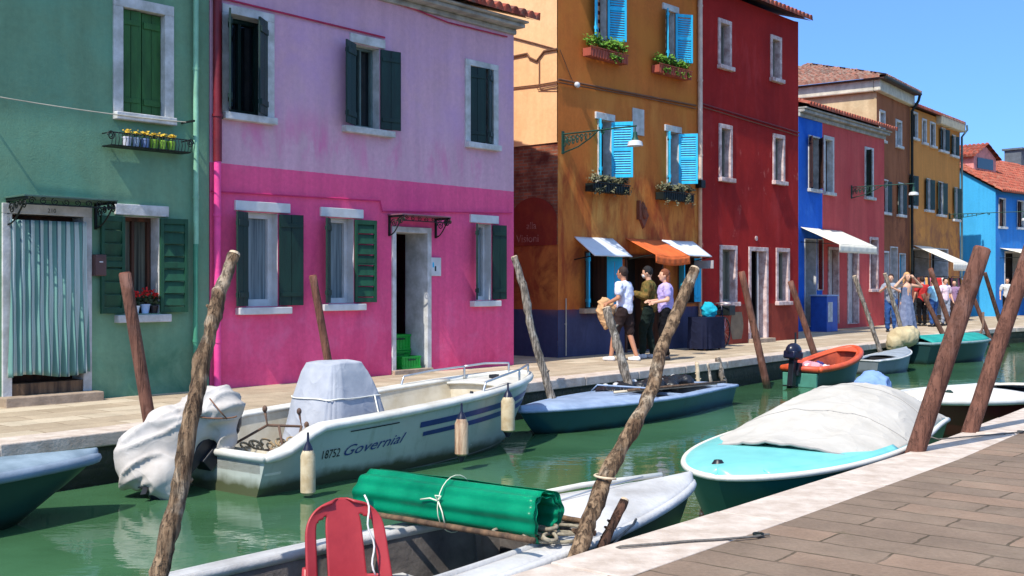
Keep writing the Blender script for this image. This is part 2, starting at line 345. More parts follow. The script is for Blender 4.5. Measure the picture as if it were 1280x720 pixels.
# ------------------------------------------------------------------ houses
class House:
    def __init__(s, name, label, cat, P0, P1):
        s.P0, s.P1 = Vector(P0), Vector(P1); d = s.P1 - s.P0; s.len = d.length; s.d = d.normalized(); s.n = Vector((-s.d.y, s.d.x))
        s.root = empty(name, (*P0, 0), math.atan2(d.y, d.x), label, cat); s.holes = []
    def sz(s, px, py, off=0):
        r = Vector(((px - CX) / F, 1)); t = (s.P0.dot(s.n) - off) / r.dot(s.n)
        return (r * t - s.P0).dot(s.d), H + t * (HY - py) / F
    def rect(s, x0, x1, y0, y1, off=0):
        c = (x0 + x1) / 2; return s.sz(x0, y0, off)[0], s.sz(x1, y0, off)[0], s.sz(c, y1, off)[1], s.sz(c, y0, off)[1]
    def world(s, x, y, z): 
        p = s.P0 + s.d * x + s.n * y; return Vector((p.x, p.y, z))
    def win(s, x0, x1, y0, y1, sur=.08, mat=None, pane=None, frame=None, fw=.05, recess=.2, lint=None, sill=True, shut=(), mull=1, bars=0, name='window', sill_ext=.1, hole=True, top=None, lining=None):
        a, b, z0, z1 = s.rect(x0, x1, y0, y1); mat = mat or m_trim
        if hole: s.holes.append((a, b, z0, z1))
        m = MB(); top = sur if top is None else top
        sw = max(sur, .012); po = -.03 if sur else .0
        m.box(a - sw, a, po, recess + .04, z0, z1); m.box(b, b + sw, po, recess + .04, z0, z1)
        tw = max(top, .012); m.box(a - sw, b + sw, (po - .002) if top else 0, recess + .04, z1, z1 + tw)
        m.box(a - sw, b + sw, po if sur else 0, recess + .04, z0 - .02, z0)
        w = m.build(name, mat, s.root, bevel=.006)
        if lint:
            l_ = MB(); l_.box(a - lint, b + lint, -.038, .05, z1 + .012, z1 + .15); l_.build('lintel', mat, w, bevel=.008)
        if sill:
            l_ = MB(); l_.box(a - sill_ext, b + sill_ext, -.11, recess, z0 - .11, z0 - .012); l_.build('sill', mat, w, bevel=.01)
        if frame:
            f = MB(); yy0, yy1 = recess - .01, recess + .05; n = mull
            f.box(a, a + fw, yy0, yy1, z0, z1); f.box(b - fw, b, yy0, yy1, z0, z1); f.box(a + fw, b - fw, yy0, yy1, z1 - fw, z1); f.box(a + fw, b - fw, yy0, yy1, z0, z0 + fw * 1.3)
            for k in range(n):
                cx = a + (b - a) * (k + 1) / (n + 1); f.box(cx - fw * .4, cx + fw * .4, yy0 + .003, yy1 - .003, z0 + fw, z1 - fw)
            for k in range(bars):
                cz = z0 + (z1 - z0) * (k + 1) / (bars + 1); f.box(a + fw, b - fw, yy0 + .01, yy1 - .01, cz - .015, cz + .015)
            f.build('frame', frame, w, bevel=.004)
        p = MB(); p.box(a, b, recess + .055, recess + .075, z0, z1); p.build('pane', pane or m_glass, w)
        for k, (sd_, ang, sm, wd, yo, st) in enumerate(shut):
            s.shutter(w, a if sd_ == 'L' else b, z0 + .01, z1 - .01, wd, ang, sd_, yo, sm, st)
        return w, (a, b, z0, z1)
    def shutter(s, par, hx, z0, z1, w, ang, side, yo, mat, style='plank'):
        m = MB()
        if style == 'plank':
            n = max(2, int(w / .13)); bw = w / n
            for k in range(n): m.box(k * bw + .003, (k + 1) * bw - .003, -.016, .012, z0, z1)
            for zz in (z0 + .12 * (z1 - z0), z0 + .88 * (z1 - z0)): m.box(.02, w - .02, .012, .03, zz - .04, zz + .04); m.box(.02, w - .02, -.03, -.016, zz - .03, zz + .03)
        else:
            m.box(0, .045, -.02, .02, z0, z1); m.box(w - .045, w, -.02, .02, z0, z1)
            for zz in (z0, (z0 + z1) / 2 - .03, z1 - .07): m.box(.045, w - .045, -.019, .019, zz, zz + .07)
            zz = z0 + .09
            st = .05 if style == 'louvre' else .16
            while zz < z1 - .09:
                m.add([(.045, -.017, zz), (w - .045, -.017, zz), (w - .045, .015, zz + st * .9), (.045, .015, zz + st * .9), (.045, -.010, zz - .004), (w - .045, -.010, zz - .004), (w - .045, .019, zz + st * .86), (.045, .019, zz + st * .86)], [(0, 1, 2, 3), (7, 6, 5, 4), (0, 4, 5, 1), (3, 2, 6, 7)]); zz += st
        o = m.build('shutter', mat, par, bevel=.003)
        o.location = (hx, yo, 0); o.rotation_euler = (0, 0, -R(ang) if side == 'L' else math.pi + R(ang))
        return o
    def wall(s, h, depth, mat, zb=-.4, x0=0, x1=None, name='wall', sides=True, gable=None):
        x1 = s.len if x1 is None else x1
        hs = [q for q in s.holes if q[1] > x0 and q[0] < x1]
        xs = sorted({x0, x1, *[v for q in hs for v in (q[0], q[1]) if x0 < v < x1]}); zs = sorted({zb, h, *[v for q in hs for v in (q[2], q[3])]})
        m = MB()
        for i in range(len(xs) - 1):
            for j in range(len(zs) - 1):
                cx, cz = (xs[i] + xs[i + 1]) / 2, (zs[j] + zs[j + 1]) / 2
                if any(a < cx < b and c < cz < d for a, b, c, d in hs): continue
                m.add([(xs[i], 0, zs[j]), (xs[i + 1], 0, zs[j]), (xs[i + 1], 0, zs[j + 1]), (xs[i], 0, zs[j + 1])], [(0, 1, 2, 3)])
        if sides:
            m.add([(x0, 0, zb), (x0, depth, zb), (x0, depth, h), (x0, 0, h)], [(0, 3, 2, 1)])
            m.add([(x1, 0, zb), (x1, depth, zb), (x1, depth, h), (x1, 0, h)], [(0, 1, 2, 3)])
            m.add([(x0, depth, zb), (x1, depth, zb), (x1, depth, h), (x0, depth, h)], [(0, 3, 2, 1)])
            m.add([(x0, 0, h - .02), (x1, 0, h - .02), (x1, depth, h - .02), (x0, depth, h - .02)], [(0, 1, 2, 3)])
        return m.build(name, mat, s.root)
    def box(s, name, mat, x0, x1, y0, y1, z0, z1, bevel=.006, par=None):
        m = MB(); m.box(x0, x1, y0, y1, z0, z1); return m.build(name, mat, par or s.root, bevel=bevel)
    def pipe(s, px, z0, z1, r=.045, mat=None, x=None, off=.07, name='drainpipe', par=None):
        if x is None: x = s.sz(px, HY, off)[0]
        m = MB(); m.tube([(x, -off, z0), (x, -off, z1)], r, 12)
        z = z0 + .6
        while z < z1: m.tube([(x, -off, z), (x, -off, z + .04)], r * 1.18, 12); m.box(x - .01, x + .01, -off, .0, z + .01, z + .03); z += 1.7
        return m.build(name, mat, par or s.root, smooth=True)
    def cable(s, pts, r, mat, name='cable', sag=.0):
        P = []
        for i in range(len(pts) - 1):
            (x0, z0), (x1, z1) = s.sz(*pts[i], .03), s.sz(*pts[i + 1], .03)
            for k in range(6):
                t = k / 6; P.append((x0 + (x1 - x0) * t, -.03 - .006 * mnoise.noise(Vector((x0 + t * 9, 0, 1))), z0 + (z1 - z0) * t - sag * 4 * t * (1 - t)))
        x1, z1 = s.sz(*pts[-1], .03); P.append((x1, -.03, z1)); m = MB(); m.tube(P, r, 6); return m.build(name, mat, s.root, smooth=True)
def tile_plane(O, U, V, width, length, name, mat, parent, tl=0, tr=0, per=.21, course=.36, amp=.045):
    O, U, V = Vector(O), Vector(U).normalized(), Vector(V).normalized(); Nn = U.cross(V).normalized(); m = MB()
    nc = max(2, int(round(width / per)) * 6); nr = max(1, int(round(length / course))); du = width / nc; dv = length / nr
    def h(u): return amp * (2 * abs(math.sin(math.pi * u / per)) ** .8 - .6)
    for r in range(nr):
        v0, v1 = r * dv, (r + 1) * dv + .02; vc = (v0 + v1) / 2; ua, ub = tl * vc / length, width - tr * vc / length
        i0, i1 = int(ua / du), int(math.ceil(ub / du)); vs = []; fs = []
        for i in range(i0, i1 + 1):
            u = i * du; j = .010 * mnoise.noise(Vector((int(u / per) * 3.3, r * 1.7, 0))); hh = h(u) + j; uu = u + .012 * mnoise.noise(Vector((int(u / per) * 1.3, r * 2.7, 5)))
            vs += [O + U * uu + V * (v0 - .03) + Nn * -.03, O + U * uu + V * (v0 + j) + Nn * (hh + .04), O + U * uu + V * v1 + Nn * (hh + .012)]
        for i in range(i1 - i0):
            a, b = i * 3, i * 3 + 3; fs += [(a, b, b + 1, a + 1), (a + 1, b + 1, b + 2, a + 2)]
        m.add(vs, fs)
    return m.build(name, mat, parent)
def roof(hs, h, depth, over=.35, slope=.32, mat=m_tile, ex=(.15, .15), cornice=None, run=None, cm=m_cornice, name='roof', x0=0, x1=None):
    x1 = hs.len if x1 is None else x1; W = x1 - x0 + ex[0] + ex[1]; run = run or depth / 2 + over
    ch = cornice or 0
    if ch:
        c = MB(); c.box(x0 - .02, x1 + .02, -.06, .1, h, h + ch * .45); c.box(x0 - .03, x1 + .03, -over * .6, .1, h + ch * .45, h + ch * .8); c.box(x0 - .04, x1 + .04, -over * .8, .1, h + ch * .8, h + ch); c.build('cornice', cm, hs.root, bevel=.02)
    z0 = h + ch + .06; L = math.hypot(run, run * slope)
    r = tile_plane((x0 - ex[0], -over, z0), (1, 0, 0), (0, 1, slope), W, L, name, mat, hs.root)
    u = MB(); u.add([(x0 - ex[0], -over + .03, z0 - .03), (x1 + ex[1], -over + .03, z0 - .03), (x1 + ex[1], run - over, z0 - .03 + run * slope), (x0 - ex[0], run - over, z0 - .03 + run * slope)], [(3, 2, 1, 0)])
    zt = z0 + run * slope
    u.add([(x0 - ex[0], run - over, zt), (x1 + ex[1], run - over, zt), (x1 + ex[1], depth + over, z0), (x0 - ex[0], depth + over, z0)], [(0, 1, 2, 3)])
    for xx in (x0, x1): u.add([(xx, 0, h - .02), (xx, depth, h - .02), (xx, depth, z0 - .05), (xx, run - over, zt - .05), (xx, 0, z0 - .04)], [(0, 1, 2, 3, 4)])
    u.build('roof_deck', m_brownsh, hs.root)
    return z0
# ------------------------------------------------------------------ the green house
m_pg = plaster('green_plaster', [(-1, lin(114, 150, 120))], [(lin(104, 160, 136), 1.1, .45, .7, .55, 0, 6, 0), (lin(96, 152, 124), 2.5, .5, .7, .4, 1.2, 2.6, 1), (lin(46, 100, 78), 1.4, .42, .65, .65, -1, .7, 0)])
G = House('green_house', 'sea green plastered house with striped door curtain beside the pink house', 'house', (-7.6, 10.98), (-4.07, 14.83))
G.root.rotation_euler[2] = math.atan2(G.d.y, G.d.x)
w, q = G.win(153, 205, 14, 143, sur=.13, top=.13, recess=.13, pane=m_dark, sill_ext=.13)
x0, x1, z0, z1 = q
G.shutter(w, x0, z0 + .01, z1 - .01, (x1 - x0) / 2 - .01, 4, 'L', .07, m_mgreen); G.shutter(w, x1, z0 + .01, z1 - .01, (x1 - x0) / 2 - .01, 2, 'R', .09, m_mgreen)
m_redwood = M('reddish_wood', lin(96, 58, 40), c2=lin(60, 40, 30), scale=2, bump=.2, stretch=(8, 8, .4))
w, q = G.win(154, 199, 271, 392, sur=0, top=0, recess=.22, lint=.12, pane=m_curt2, sill_ext=.12, frame=m_redwood, fw=.05, shut=[('L', 172, m_ggreen, .34, -.03, 'wide'), ('R', 168, m_ggreen, .36, -.03, 'wide')])
wq = q
# door with the striped curtain
dx0, dx1, dz0, dz1 = G.rect(14, 103, 269, 478); G.holes.append((dx0, dx1, .16, dz1))
m = MB(); m.box(dx0 - .11, dx0, -.03, .3, 0, dz1); m.box(dx1, dx1 + .11, -.03, .3, 0, dz1); m.box(dx0 - .11, dx1 + .11, -.032, .3, dz1, dz1 + .12)
dr = m.build('door_frame', m_trim, G.root, bevel=.006)
G.box('door', m_redwood, dx0, dx1, .26, .3, .16, dz1); G.box('doorstep', m_stone, dx0 - .16, dx1 + .16, -.24, .3, -.05, .11, .012); G.box('threshold', m_wood, dx0, dx1, -.02, .28, .11, .25, .01)
s_ = N('striped_curtain'); xx = s_.axis(0)
st = s_.math('FRACT', s_.math('MULTIPLY', xx, 9.3)); c = s_.mix(s_.math('GREATER_THAN', st, .5), lin(198, 212, 206), lin(104, 144, 136)); c = s_.mix(s_.math('GREATER_THAN', st, .84), c, lin(62, 90, 98))
m_cur = s_.done(c, .8, s_.bump(s_.noise(60, 2), .1), spec=.2)
m = MB(); W = dx1 - dx0
def curt(u, v):
    z = dz1 - .07 - v * (dz1 - .07 - .33); flare = .06 * v ** 1.5
    x = dx0 - .03 + (W + .06) * u + flare * (u - .5) + .008 * math.sin(v * 5 + u * 3)
    return (x, -.045 - .035 * math.sin(u * 2 * math.pi * 9 + .25 * math.sin(v * 4)) * (.5 + v) - .03 * v + .02 * mnoise.noise(Vector((u * 4, v * 4, 0))), z + .025 * math.sin(u * 7) * v)
m.grid(curt, 130, 30); cu = m.build('door_curtain', m_cur, G.root, smooth='all', solid=.004)
# scroll ironwork canopy
def canopy(hs, xa, xb, z, out, mat, slabm, name='door_canopy'):
    m = MB(); m.box(xa - .03, xb + .03, -out, 0, z, z + .022); cp = m.build(name, slabm, hs.root, bevel=.004)
    for x in (xa, xb):
        b = MB(); b.box(x - .015, x + .015, -.03, 0, z - .32, z); b.box(x - .015, x + .015, -out, -.03, z - .03, z - .002)
        b.tube([(x, -.03 - (out - .08) * (k / 14), z - .30 + .28 * (1 - math.cos(k / 14 * 1.5)) ) for k in range(15)], .011, 6)
        for cy, cz, r0 in ((-.12, z - .12, .07), (-.24, z - .09, .05), (-out + .07, z - .085, .06), (-.34, z - .07, .035)):
            b.tube([(x, cy + r0 * (1 - k / 30) * math.cos(k * .42), cz + r0 * (1 - k / 30) * math.sin(k * .42)) for k in range(26)], .008, 5)
        b.build('scroll_bracket', mat, cp, smooth=True)
    b = MB(); n = max(4, int((xb - xa) / .13)); fr = -out + .02
    b.box(xa, xb, fr - .008, fr + .008, z - .09, z - .075)
    for k in range(n):
        cx = xa + (k + .5) * (xb - xa) / n; b.tube([(cx + .045 * (1 - i / 22) * math.cos(i * .5 + k), fr, z - .045 + .04 * (1 - i / 22) * math.sin(i * .5 + k)) for i in range(18)], .006, 5)
    b.build('scroll_fringe', mat, cp, smooth=True)
    return cp
xa, zc = G.sz(9, 246); xb, _ = G.sz(119, 246)
canopy(G, xa, xb, zc - .02, .52, m_iron, M('canopy_sheet', lin(70, 96, 86), rough=.5))
bx0, bx1, bz0, bz1 = G.rect(119, 133, 318, 345, .1)
b_ = G.box('mailbox', M('brown_metal', lin(86, 60, 56), rough=.45), bx0, bx1, -.11, 0, bz0, bz1, .012); G.box('mail_slot', m_white, bx0 + .05, bx1 - .05, -.116, -.109, bz1 - .1, bz1 - .085, 0, b_)
G.pipe(245, 1.95, 6.6, .036, M('pale_green_pipe', lin(130, 180, 150), rough=.45)); G.pipe(244.6, .05, 1.95, .034, M('green_pipe', lin(70, 140, 110), rough=.5))
nm, _ = G.sz(64, 262)
t = text_mb('210', .07, lambda x, y, z: (nm - .06 + x, -.036, dz1 + .03 + y)); t.build('house_number', m_iron, G.root)
G.wall(6.6, 8, m_pg)
roof(G, 6.6, 8, x0=0)
# cable across the green house
m_cabl = M('pale_cable', lin(170, 165, 150), bump=0)
a = G.sz(-30, 116, .12); b = G.sz(236, 153, .12); m = MB()
m.tube([(a[0] + (b[0] - a[0]) * t_, -.12, a[1] + (b[1] - a[1]) * t_ - .12 * t_ * (1 - t_)) for t_ in [k / 12 for k in range(13)]], .007, 5)
G_line = m.build('washing_line', m_cabl, G.root, smooth=True)
m = MB(); m.beam((b[0] - .03, 0, b[1]), (b[0] - .03, -.3, b[1]), .025, .025); m.beam((a[0], 0, a[1]), (a[0], -.16, a[1]), .02, .02); m.build('line_bracket', m_iron, G.root)

# flower basket under the green window
def world_of(hs, x, off, z): return hs.world(x, -off, z)
fx0, fx1, fz0, fz1 = G.rect(137, 236, 161, 186, .2)
fb = empty('flower_basket', world_of(G, (fx0 + fx1) / 2, 0, fz0), G.root.rotation_euler[2], 'black wrought iron basket with white and green pots of yellow flowers on the green wall', 'flower basket')
m = MB(); hw = (fx1 - fx0) / 2; hh = fz1 - fz0
for zz in (0.0, hh * .62): m.tube([(-hw, -.02, zz), (-hw, -.24, zz), (hw, -.24, zz), (hw, -.02, zz)], .009, 6)
for k in range(25):
    x = -hw + 2 * hw * k / 24; m.tube([(x, -.25, 0), (x, -.27, hh * .3), (x, -.25, hh * .62)], .005, 5)
for sx in (-1, 1):
    m.tube([(sx * hw + sx * .05 * math.cos(i * .5) * (1 - i / 30), -.24, hh * .45 + .06 * math.sin(i * .5) * (1 - i / 30)) for i in range(24)], .008, 5)
m.box(-hw, hw, -.24, -.02, -.01, .004); m.build('rack', m_iron, fb, smooth=True)
pc = [lin(225, 225, 235), lin(170, 185, 200), lin(130, 150, 190), lin(150, 190, 60), lin(160, 200, 70), lin(150, 190, 60)]
for k in range(6):
    x = -hw + .26 + k * (2 * hw - .36) / 6; m = MB(); m.lathe([(.042, .006), (.055, .11), (.058, .11), (.058, .13), (.05, .13)], (x, -.14, 0), 14); m.build('pot', M('pot_colour', pc[k], rough=.4, bump=0), fb, smooth=True)
    m = MB(); m.leaves((x, -.14, .17), (.05, .05, .035), 40, .022); m.build('leaves', m_leaf, fb); m = MB(); m.leaves((x, -.16, .19), (.06, .05, .03), 50, .02); m.build('flowers', m_leafy, fb)

def potted(hs, px, py, label, potc, flc=None, h=.2, r=.07, off=-.08, nl=60):
    x, z = hs.sz(px, py, off); e = empty('potted_plant', world_of(hs, x, off, z), 0, label, 'potted plant')
    m = MB(); m.lathe([(r * .7, 0), (r, r * 1.7), (r * 1.1, r * 1.7), (r * 1.1, r * 2), (r * .9, r * 2)], (0, 0, 0), 14); m.build('pot', M('pot_glaze', potc, rough=.4, bump=0), e, smooth=True)
    m = MB(); m.leaves((0, 0, r * 2 + h * .4), (r * 1.3, r * 1.3, h * .45), nl, .03); m.build('leaves', m_leafd, e)
    if flc: m = MB(); m.leaves((0, 0, r * 2 + h * .7), (r * 1.2, r * 1.2, h * .3), 28, .02); m.build('flowers', flc, e)
zs_ = wq[2]
def onsill(px, **k):
    x, _ = G.sz(px, 380, -.06); potted(G, px, 0, **k)
for px, lb, pcol, r in ((170, 'red geranium in a white pot in the green house window', lin(230, 230, 225), .05), (182, 'red geranium in a pale blue pot in the green house window', lin(170, 190, 215), .06), (193, 'red flowering plant in a dark pot at the end of the green window sill', lin(50, 40, 40), .05)):
    x, z = G.sz(px, 391, -.03)
    e = empty('potted_plant', world_of(G, x, -.04, zs_), 0, lb, 'potted plant', 'geraniums in the green house window')
    m = MB(); m.lathe([(r * .7, 0), (r, r * 1.7), (r * 1.1, r * 1.7), (r * 1.1, r * 2), (r * .9, r * 2)], (0, 0, 0), 14); m.build('pot', M('pot_glaze', pcol, rough=.4, bump=0), e, smooth=True)
    m = MB(); m.leaves((0, 0, r * 2 + .08), (.07, .06, .09), 70, .028); m.build('leaves', m_leafd, e)
    m = MB(); m.leaves((0, -.02, r * 2 + .15), (.06, .05, .05), 45, .02); m.build('flowers', m_red, e)

# ------------------------------------------------------------------ the pink house
m_pp = plaster('pink_plaster', [(-1, lin(236, 92, 138)), (3.06, lin(214, 168, 184))],
   [(lin(226, 120, 160), 2.2, .5, .74, .6, .25, 1.25, 0), (lin(190, 30, 80), 1.2, .45, .65, .5, -1, .5, 0), (lin(222, 70, 130), 1.3, .5, .7, .5, 1.2, 2.9, 0), (lin(216, 110, 160), 2.2, .50, .66, .7, 3.2, 3.8, 1), (lin(190, 150, 196), .9, .42, .65, .5, 3.8, 5.6, 0), (lin(206, 170, 176), 3.2, .5, .72, .4, 3.1, 4.6, 1), (lin(150, 36, 84), 2.0, .55, .75, .35, -1, 2.8, 1)], var=.06)
P = House('pink_house', 'long house painted hot pink below and lilac above', 'house', (-4.06, 14.84), (.03, 19.49))
P.win(286, 333, 22, 143, sur=.12, top=.12, recess=.2, pane=m_glass, frame=m_dgreen, fw=.06, sill_ext=.12, shut=[('L', 124, m_dgreen, .36, -.03, 'plank'), ('R', 36, m_dgreen, .34, -.02, 'plank')])
P.win(443, 474, 58, 160, sur=.0, top=0, recess=.16, pane=m_glass, frame=M('green_grey_frame', lin(90, 110, 108)), fw=.04, lint=.1, sill_ext=.25, shut=[('L', 152, m_dgreen, .37, -.03, 'plank'), ('R', 170, m_dgreen, .37, -.03, 'plank')])
P.win(587, 616, 85, 179, sur=.12, top=.1, recess=.2, pane=m_dark, sill_ext=.12, shut=[('L', 14, m_dgreen, .36, .04, 'plank'), ('R', 30, m_dgreen, .24, .02, 'plank')])
P.win(308, 347, 266, 383, sur=0, top=0, recess=.14, pane=m_curt, frame=m_white, fw=.075, mull=0, lint=.2, sill_ext=.18, mat=m_white, shut=[('L', 150, m_dgreen2, .33, -.03, 'plank'), ('R', 168, m_dgreen2, .38, -.03, 'plank')])
P.win(411, 442, 273, 379, sur=0, top=0, recess=.16, pane=m_curt, frame=m_white, fw=.06, mull=0, lint=.17, sill_ext=.17, mat=m_white, shut=[('L', 140, m_dgreen2, .26, -.03, 'plank'), ('R', 170, m_ggreen, .38, -.03, 'wide')])
P.win(595, 614, 280, 375, sur=0, top=0, recess=.16, pane=m_curt, frame=m_white, fw=.05, mull=0, lint=.16, sill_ext=.15, mat=m_white, shut=[('L', 138, m_dgreen2, .22, -.03, 'plank'), ('R', 168, m_dgreen2, .30, -.03, 'plank')])
dx0, dx1, dz0, dz1 = P.rect(494, 533, 291, 453); P.holes.append((dx0, dx1, .06, dz1)); 
m = MB(); m.box(dx0 - .08, dx0, -.03, .5, 0, dz1); m.box(dx1, dx1 + .09, -.03, .5, 0, dz1); m.box(dx0 - .08, dx1 + .09, -.032, .5, dz1, dz1 + .09); m.build('door_frame', m_trim, P.root, bevel=.006)
P.box('threshold', m_stone, dx0 - .08, dx1 + .09, -.08, .9, -.05, .07, .01)
m = MB(); dw = (dx1 - dx0) / 2; m.box(0, dw, -.02, .02, .08, dz1 - .02)
for zz in (.25, .95, 1.65): m.box(.06, dw - .06, -.032, -.02, zz, zz + .55)
do = m.build('door', m_dgreen2, P.root, bevel=.004); do.location = (dx0, .38, 0)
m = MB(); m.ell((dw - .06, -.04, 1.05), (.02, .03, .02), 8); m.build('handle', M('brass', lin(170, 140, 80), metal=1, rough=.3), do, smooth=True)
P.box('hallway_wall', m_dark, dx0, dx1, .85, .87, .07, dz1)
m = MB(); m.box(0, .12, 0, .22, -.05, dz1); 
ca, cz = P.sz(486, 268); cb, _ = P.sz(544, 268)
canopy(P, ca, cb, cz - .02, .34, m_iron, M('canopy_sheet_pink', lin(120, 84, 96), rough=.5))
sx0, sx1, sz0, sz1 = P.rect(538, 551, 322, 345, .02)
b_ = P.box('door_sign', m_white, sx0, sx1, -.03, 0, sz0, sz1, .005); P.box('sign_mark', m_dgreen, sx0 + .09, sx0 + .12, -.034, -.03, sz0 + .08, sz0 + .16, 0, b_); P.box('sign_mark', m_sky, sx0 + .04, sx0 + .07, -.034, -.03, sz0 + .14, sz0 + .22, 0, b_)
m_redpipe = M('dark_red_pipe', lin(110, 24, 36), rough=.5); m_pinkpipe = M('pink_pipe', lin(226, 70, 140), rough=.45)
P.pipe(0, 3.07, 6.0, .06, m_redpipe, x=.07); P.pipe(0, .03, 3.07, .05, m_pinkpipe, x=.07)
m_pc = M('pink_conduit', lin(190, 40, 100), rough=.6, bump=0); m_rc = M('red_conduit', lin(170, 40, 80), bump=0)
P.cable([(264, 239), (475, 251), (478, 264), (640, 266)], .012, m_pc, 'conduit'); P.cable([(270, -4), (481, 47)], .014, m_rc, 'conduit'); P.cable([(385, -30), (520, 12), (560, 28), (634, 46)], .012, m_rc, 'conduit')
P.cable([(272, 148), (304, 146)], .01, m_iron, 'shutter_stay')
P.wall(5.82, 8, m_pp); roof(P, 5.82, 8, over=.42, cornice=.2, ex=(.02, .2))
# green crates in the doorway
m_crate = M('green_plastic', lin(20, 150, 50), rough=.4, bump=.05)
def crate(x, y, z, w, d, h, label):
    e = empty('plastic_crate', P.world(x, y, z), P.root.rotation_euler[2], label, 'crate', 'green crates in the pink house doorway')
    m = MB(); t = .012
    for a_, b_, c_, d_ in ((-w, w, -d, -d + t), (-w, w, d - t, d), (-w, -w + t, -d + t, d - t), (w - t, w, -d + t, d - t)): m.box(a_, b_, c_, d_, 0, h * .3); m.box(a_, b_, c_, d_, h * .82, h); m.box(a_, b_, c_, d_, h * .3, h * .82)
    m.box(-w - .01, w + .01, -d - .01, -d, h * .86, h); m.box(-w - .01, w + .01, -d - .01, -d, 0, .03)
    for k in range(7): xx = -w + (k + .5) * 2 * w / 7; m.box(xx - .012, xx + .012, -d - .008, -d, .03, h * .86)
    m.box(-w + t, w - t, -d + t, d - t, 0, .01); m.build('basket', m_crate, e, bevel=.003)
    m = MB(); m.box(-w * .4, w * .4, -d - .014, -d - .008, h * .68, h * .78); m.build('handle', m_dgreen, e)
cxm = (dx0 + dx1) / 2
crate(cxm + .03, .16, .07, .2, .14, .2, 'bright green plastic crate on the doorstep, in front of the stacked ones'); crate(cxm + .06, .5, .07, .24, .16, .27, 'lower green plastic crate of the stack behind'); crate(cxm + .09, .5, .345, .23, .15, .26, 'upper green plastic crate on top of the stack in the doorway')

# ------------------------------------------------------------------ the orange house
m_po = plaster('orange_plaster', [(-1, lin(64, 68, 98)), (.93, lin(198, 112, 50))],
   [(lin(212, 138, 66), 1.3, .46, .66, .7, 2.3, 5.6, 1), (lin(224, 164, 84), 1.6, .48, .66, .8, 2.1, 4.0, 1), (lin(150, 62, 34), 1.9, .47, .62, .9, .95, 3.8, 1), (lin(122, 48, 34), 1.2, .5, .66, .7, .95, 2.6, 0), (lin(196, 120, 50), .8, .45, .62, .7, 5.2, 9, 0), (lin(84, 90, 124), 2.2, .5, .7, .5, -1, .9, 1)], var=.12)
O_ = House('orange_house', 'tall orange house with blue shutters and flower boxes and a navy base', 'house', (.887, 21.4), (4.30, 25.27))
m_blind = N('red_striped_blind'); zf = m_blind.math('FRACT', m_blind.math('MULTIPLY', m_blind.axis(2), 5.6)); m_bl = m_blind.done(m_blind.mix(m_blind.math('GREATER_THAN', zf, .45), lin(96, 30, 26), lin(200, 165, 135)), .8)
O_.win(745, 758, -32, 50, sur=0, recess=.12, pane=m_bl, mat=m_trim, sill=False, lint=.1, shut=[('L', 150, m_sky, .28, -.03, 'plank'), ('R', 150, m_sky, .42, -.03, 'louvre')])
O_.win(832, 843, 15, 77, sur=0, recess=.12, pane=m_bl, mat=m_trim, sill=False, lint=.14, shut=[('L', 140, m_sky, .26, -.03, 'plank'), ('R', 150, m_sky, .42, -.03, 'louvre')])
O_.win(748, 763, 151, 222, sur=.03, top=0, recess=.16, pane=m_dark, lint=.12, sill_ext=.1, shut=[('L', 136, m_sky, .22, -.03, 'plank'), ('R', 120, m_sky, .44, -.03, 'louvre')])
O_.win(834, 847, 166, 230, sur=.03, top=0, recess=.16, pane=m_dark, lint=.12, sill_ext=.1, shut=[('L', 136, m_sky, .2, -.03, 'plank'), ('R', 120, m_sky, .42, -.03, 'louvre')])
# shop hatches and door
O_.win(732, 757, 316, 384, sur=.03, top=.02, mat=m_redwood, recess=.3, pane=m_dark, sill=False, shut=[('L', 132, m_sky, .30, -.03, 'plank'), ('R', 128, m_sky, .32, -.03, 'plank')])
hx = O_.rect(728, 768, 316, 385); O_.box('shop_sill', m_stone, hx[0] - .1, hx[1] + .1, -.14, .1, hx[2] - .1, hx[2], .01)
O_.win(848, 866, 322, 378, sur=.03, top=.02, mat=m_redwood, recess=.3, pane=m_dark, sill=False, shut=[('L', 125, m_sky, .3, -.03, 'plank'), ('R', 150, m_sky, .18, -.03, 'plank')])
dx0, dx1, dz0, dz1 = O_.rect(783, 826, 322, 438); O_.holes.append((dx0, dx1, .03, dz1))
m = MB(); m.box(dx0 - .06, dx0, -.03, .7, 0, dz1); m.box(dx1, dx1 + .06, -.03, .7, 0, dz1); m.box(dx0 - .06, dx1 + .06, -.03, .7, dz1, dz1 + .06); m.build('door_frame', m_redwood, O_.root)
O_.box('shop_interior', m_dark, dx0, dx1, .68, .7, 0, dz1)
m_awn = M('white_awning_sheet', lin(215, 218, 222), rough=.6, var=.06, bump=.1); m_awo = M('orange_canvas', lin(206, 98, 44), rough=.85, var=.15, bump=.2)
def awning(hs, pts4, mat, sagm=.0, valance=0, name='awning', thick=.012, arms=True, vm=None):
    """pts4: wall-left, wall-right, outer-left, outer-right as (x, off, z)"""
    A, B, C_, D_ = [Vector((p[0], -p[1], p[2])) for p in pts4]; m = MB()
    def f(u, v):
        p = A.lerp(B, u).lerp(C_.lerp(D_, u), v); p.z += -sagm * math.sin(math.pi * u) * v + .008 * mnoise.noise(p * 4); return p
    m.grid(f, 16, 8); a = m.build(name, mat, hs.root, smooth='all', solid=thick)
    if valance:
        m = MB(); m.grid(lambda u, v: C_.lerp(D_, u) + Vector((0, -.005 - .01 * math.sin(u * 40) * v, -sagm * math.sin(math.pi * u) - v * valance)), 40, 3); m.build('valance', vm or mat, a, smooth='all', solid=.006)
    if arms:
        for p0, p1 in ((A, C_), (B, D_)): m = MB(); m.tube([p0 + Vector((0, 0, -.45)), p0.lerp(p1, .92) + Vector((0, 0, -.03))], .012, 6); m.build('arm', m_iron, a)
    return a
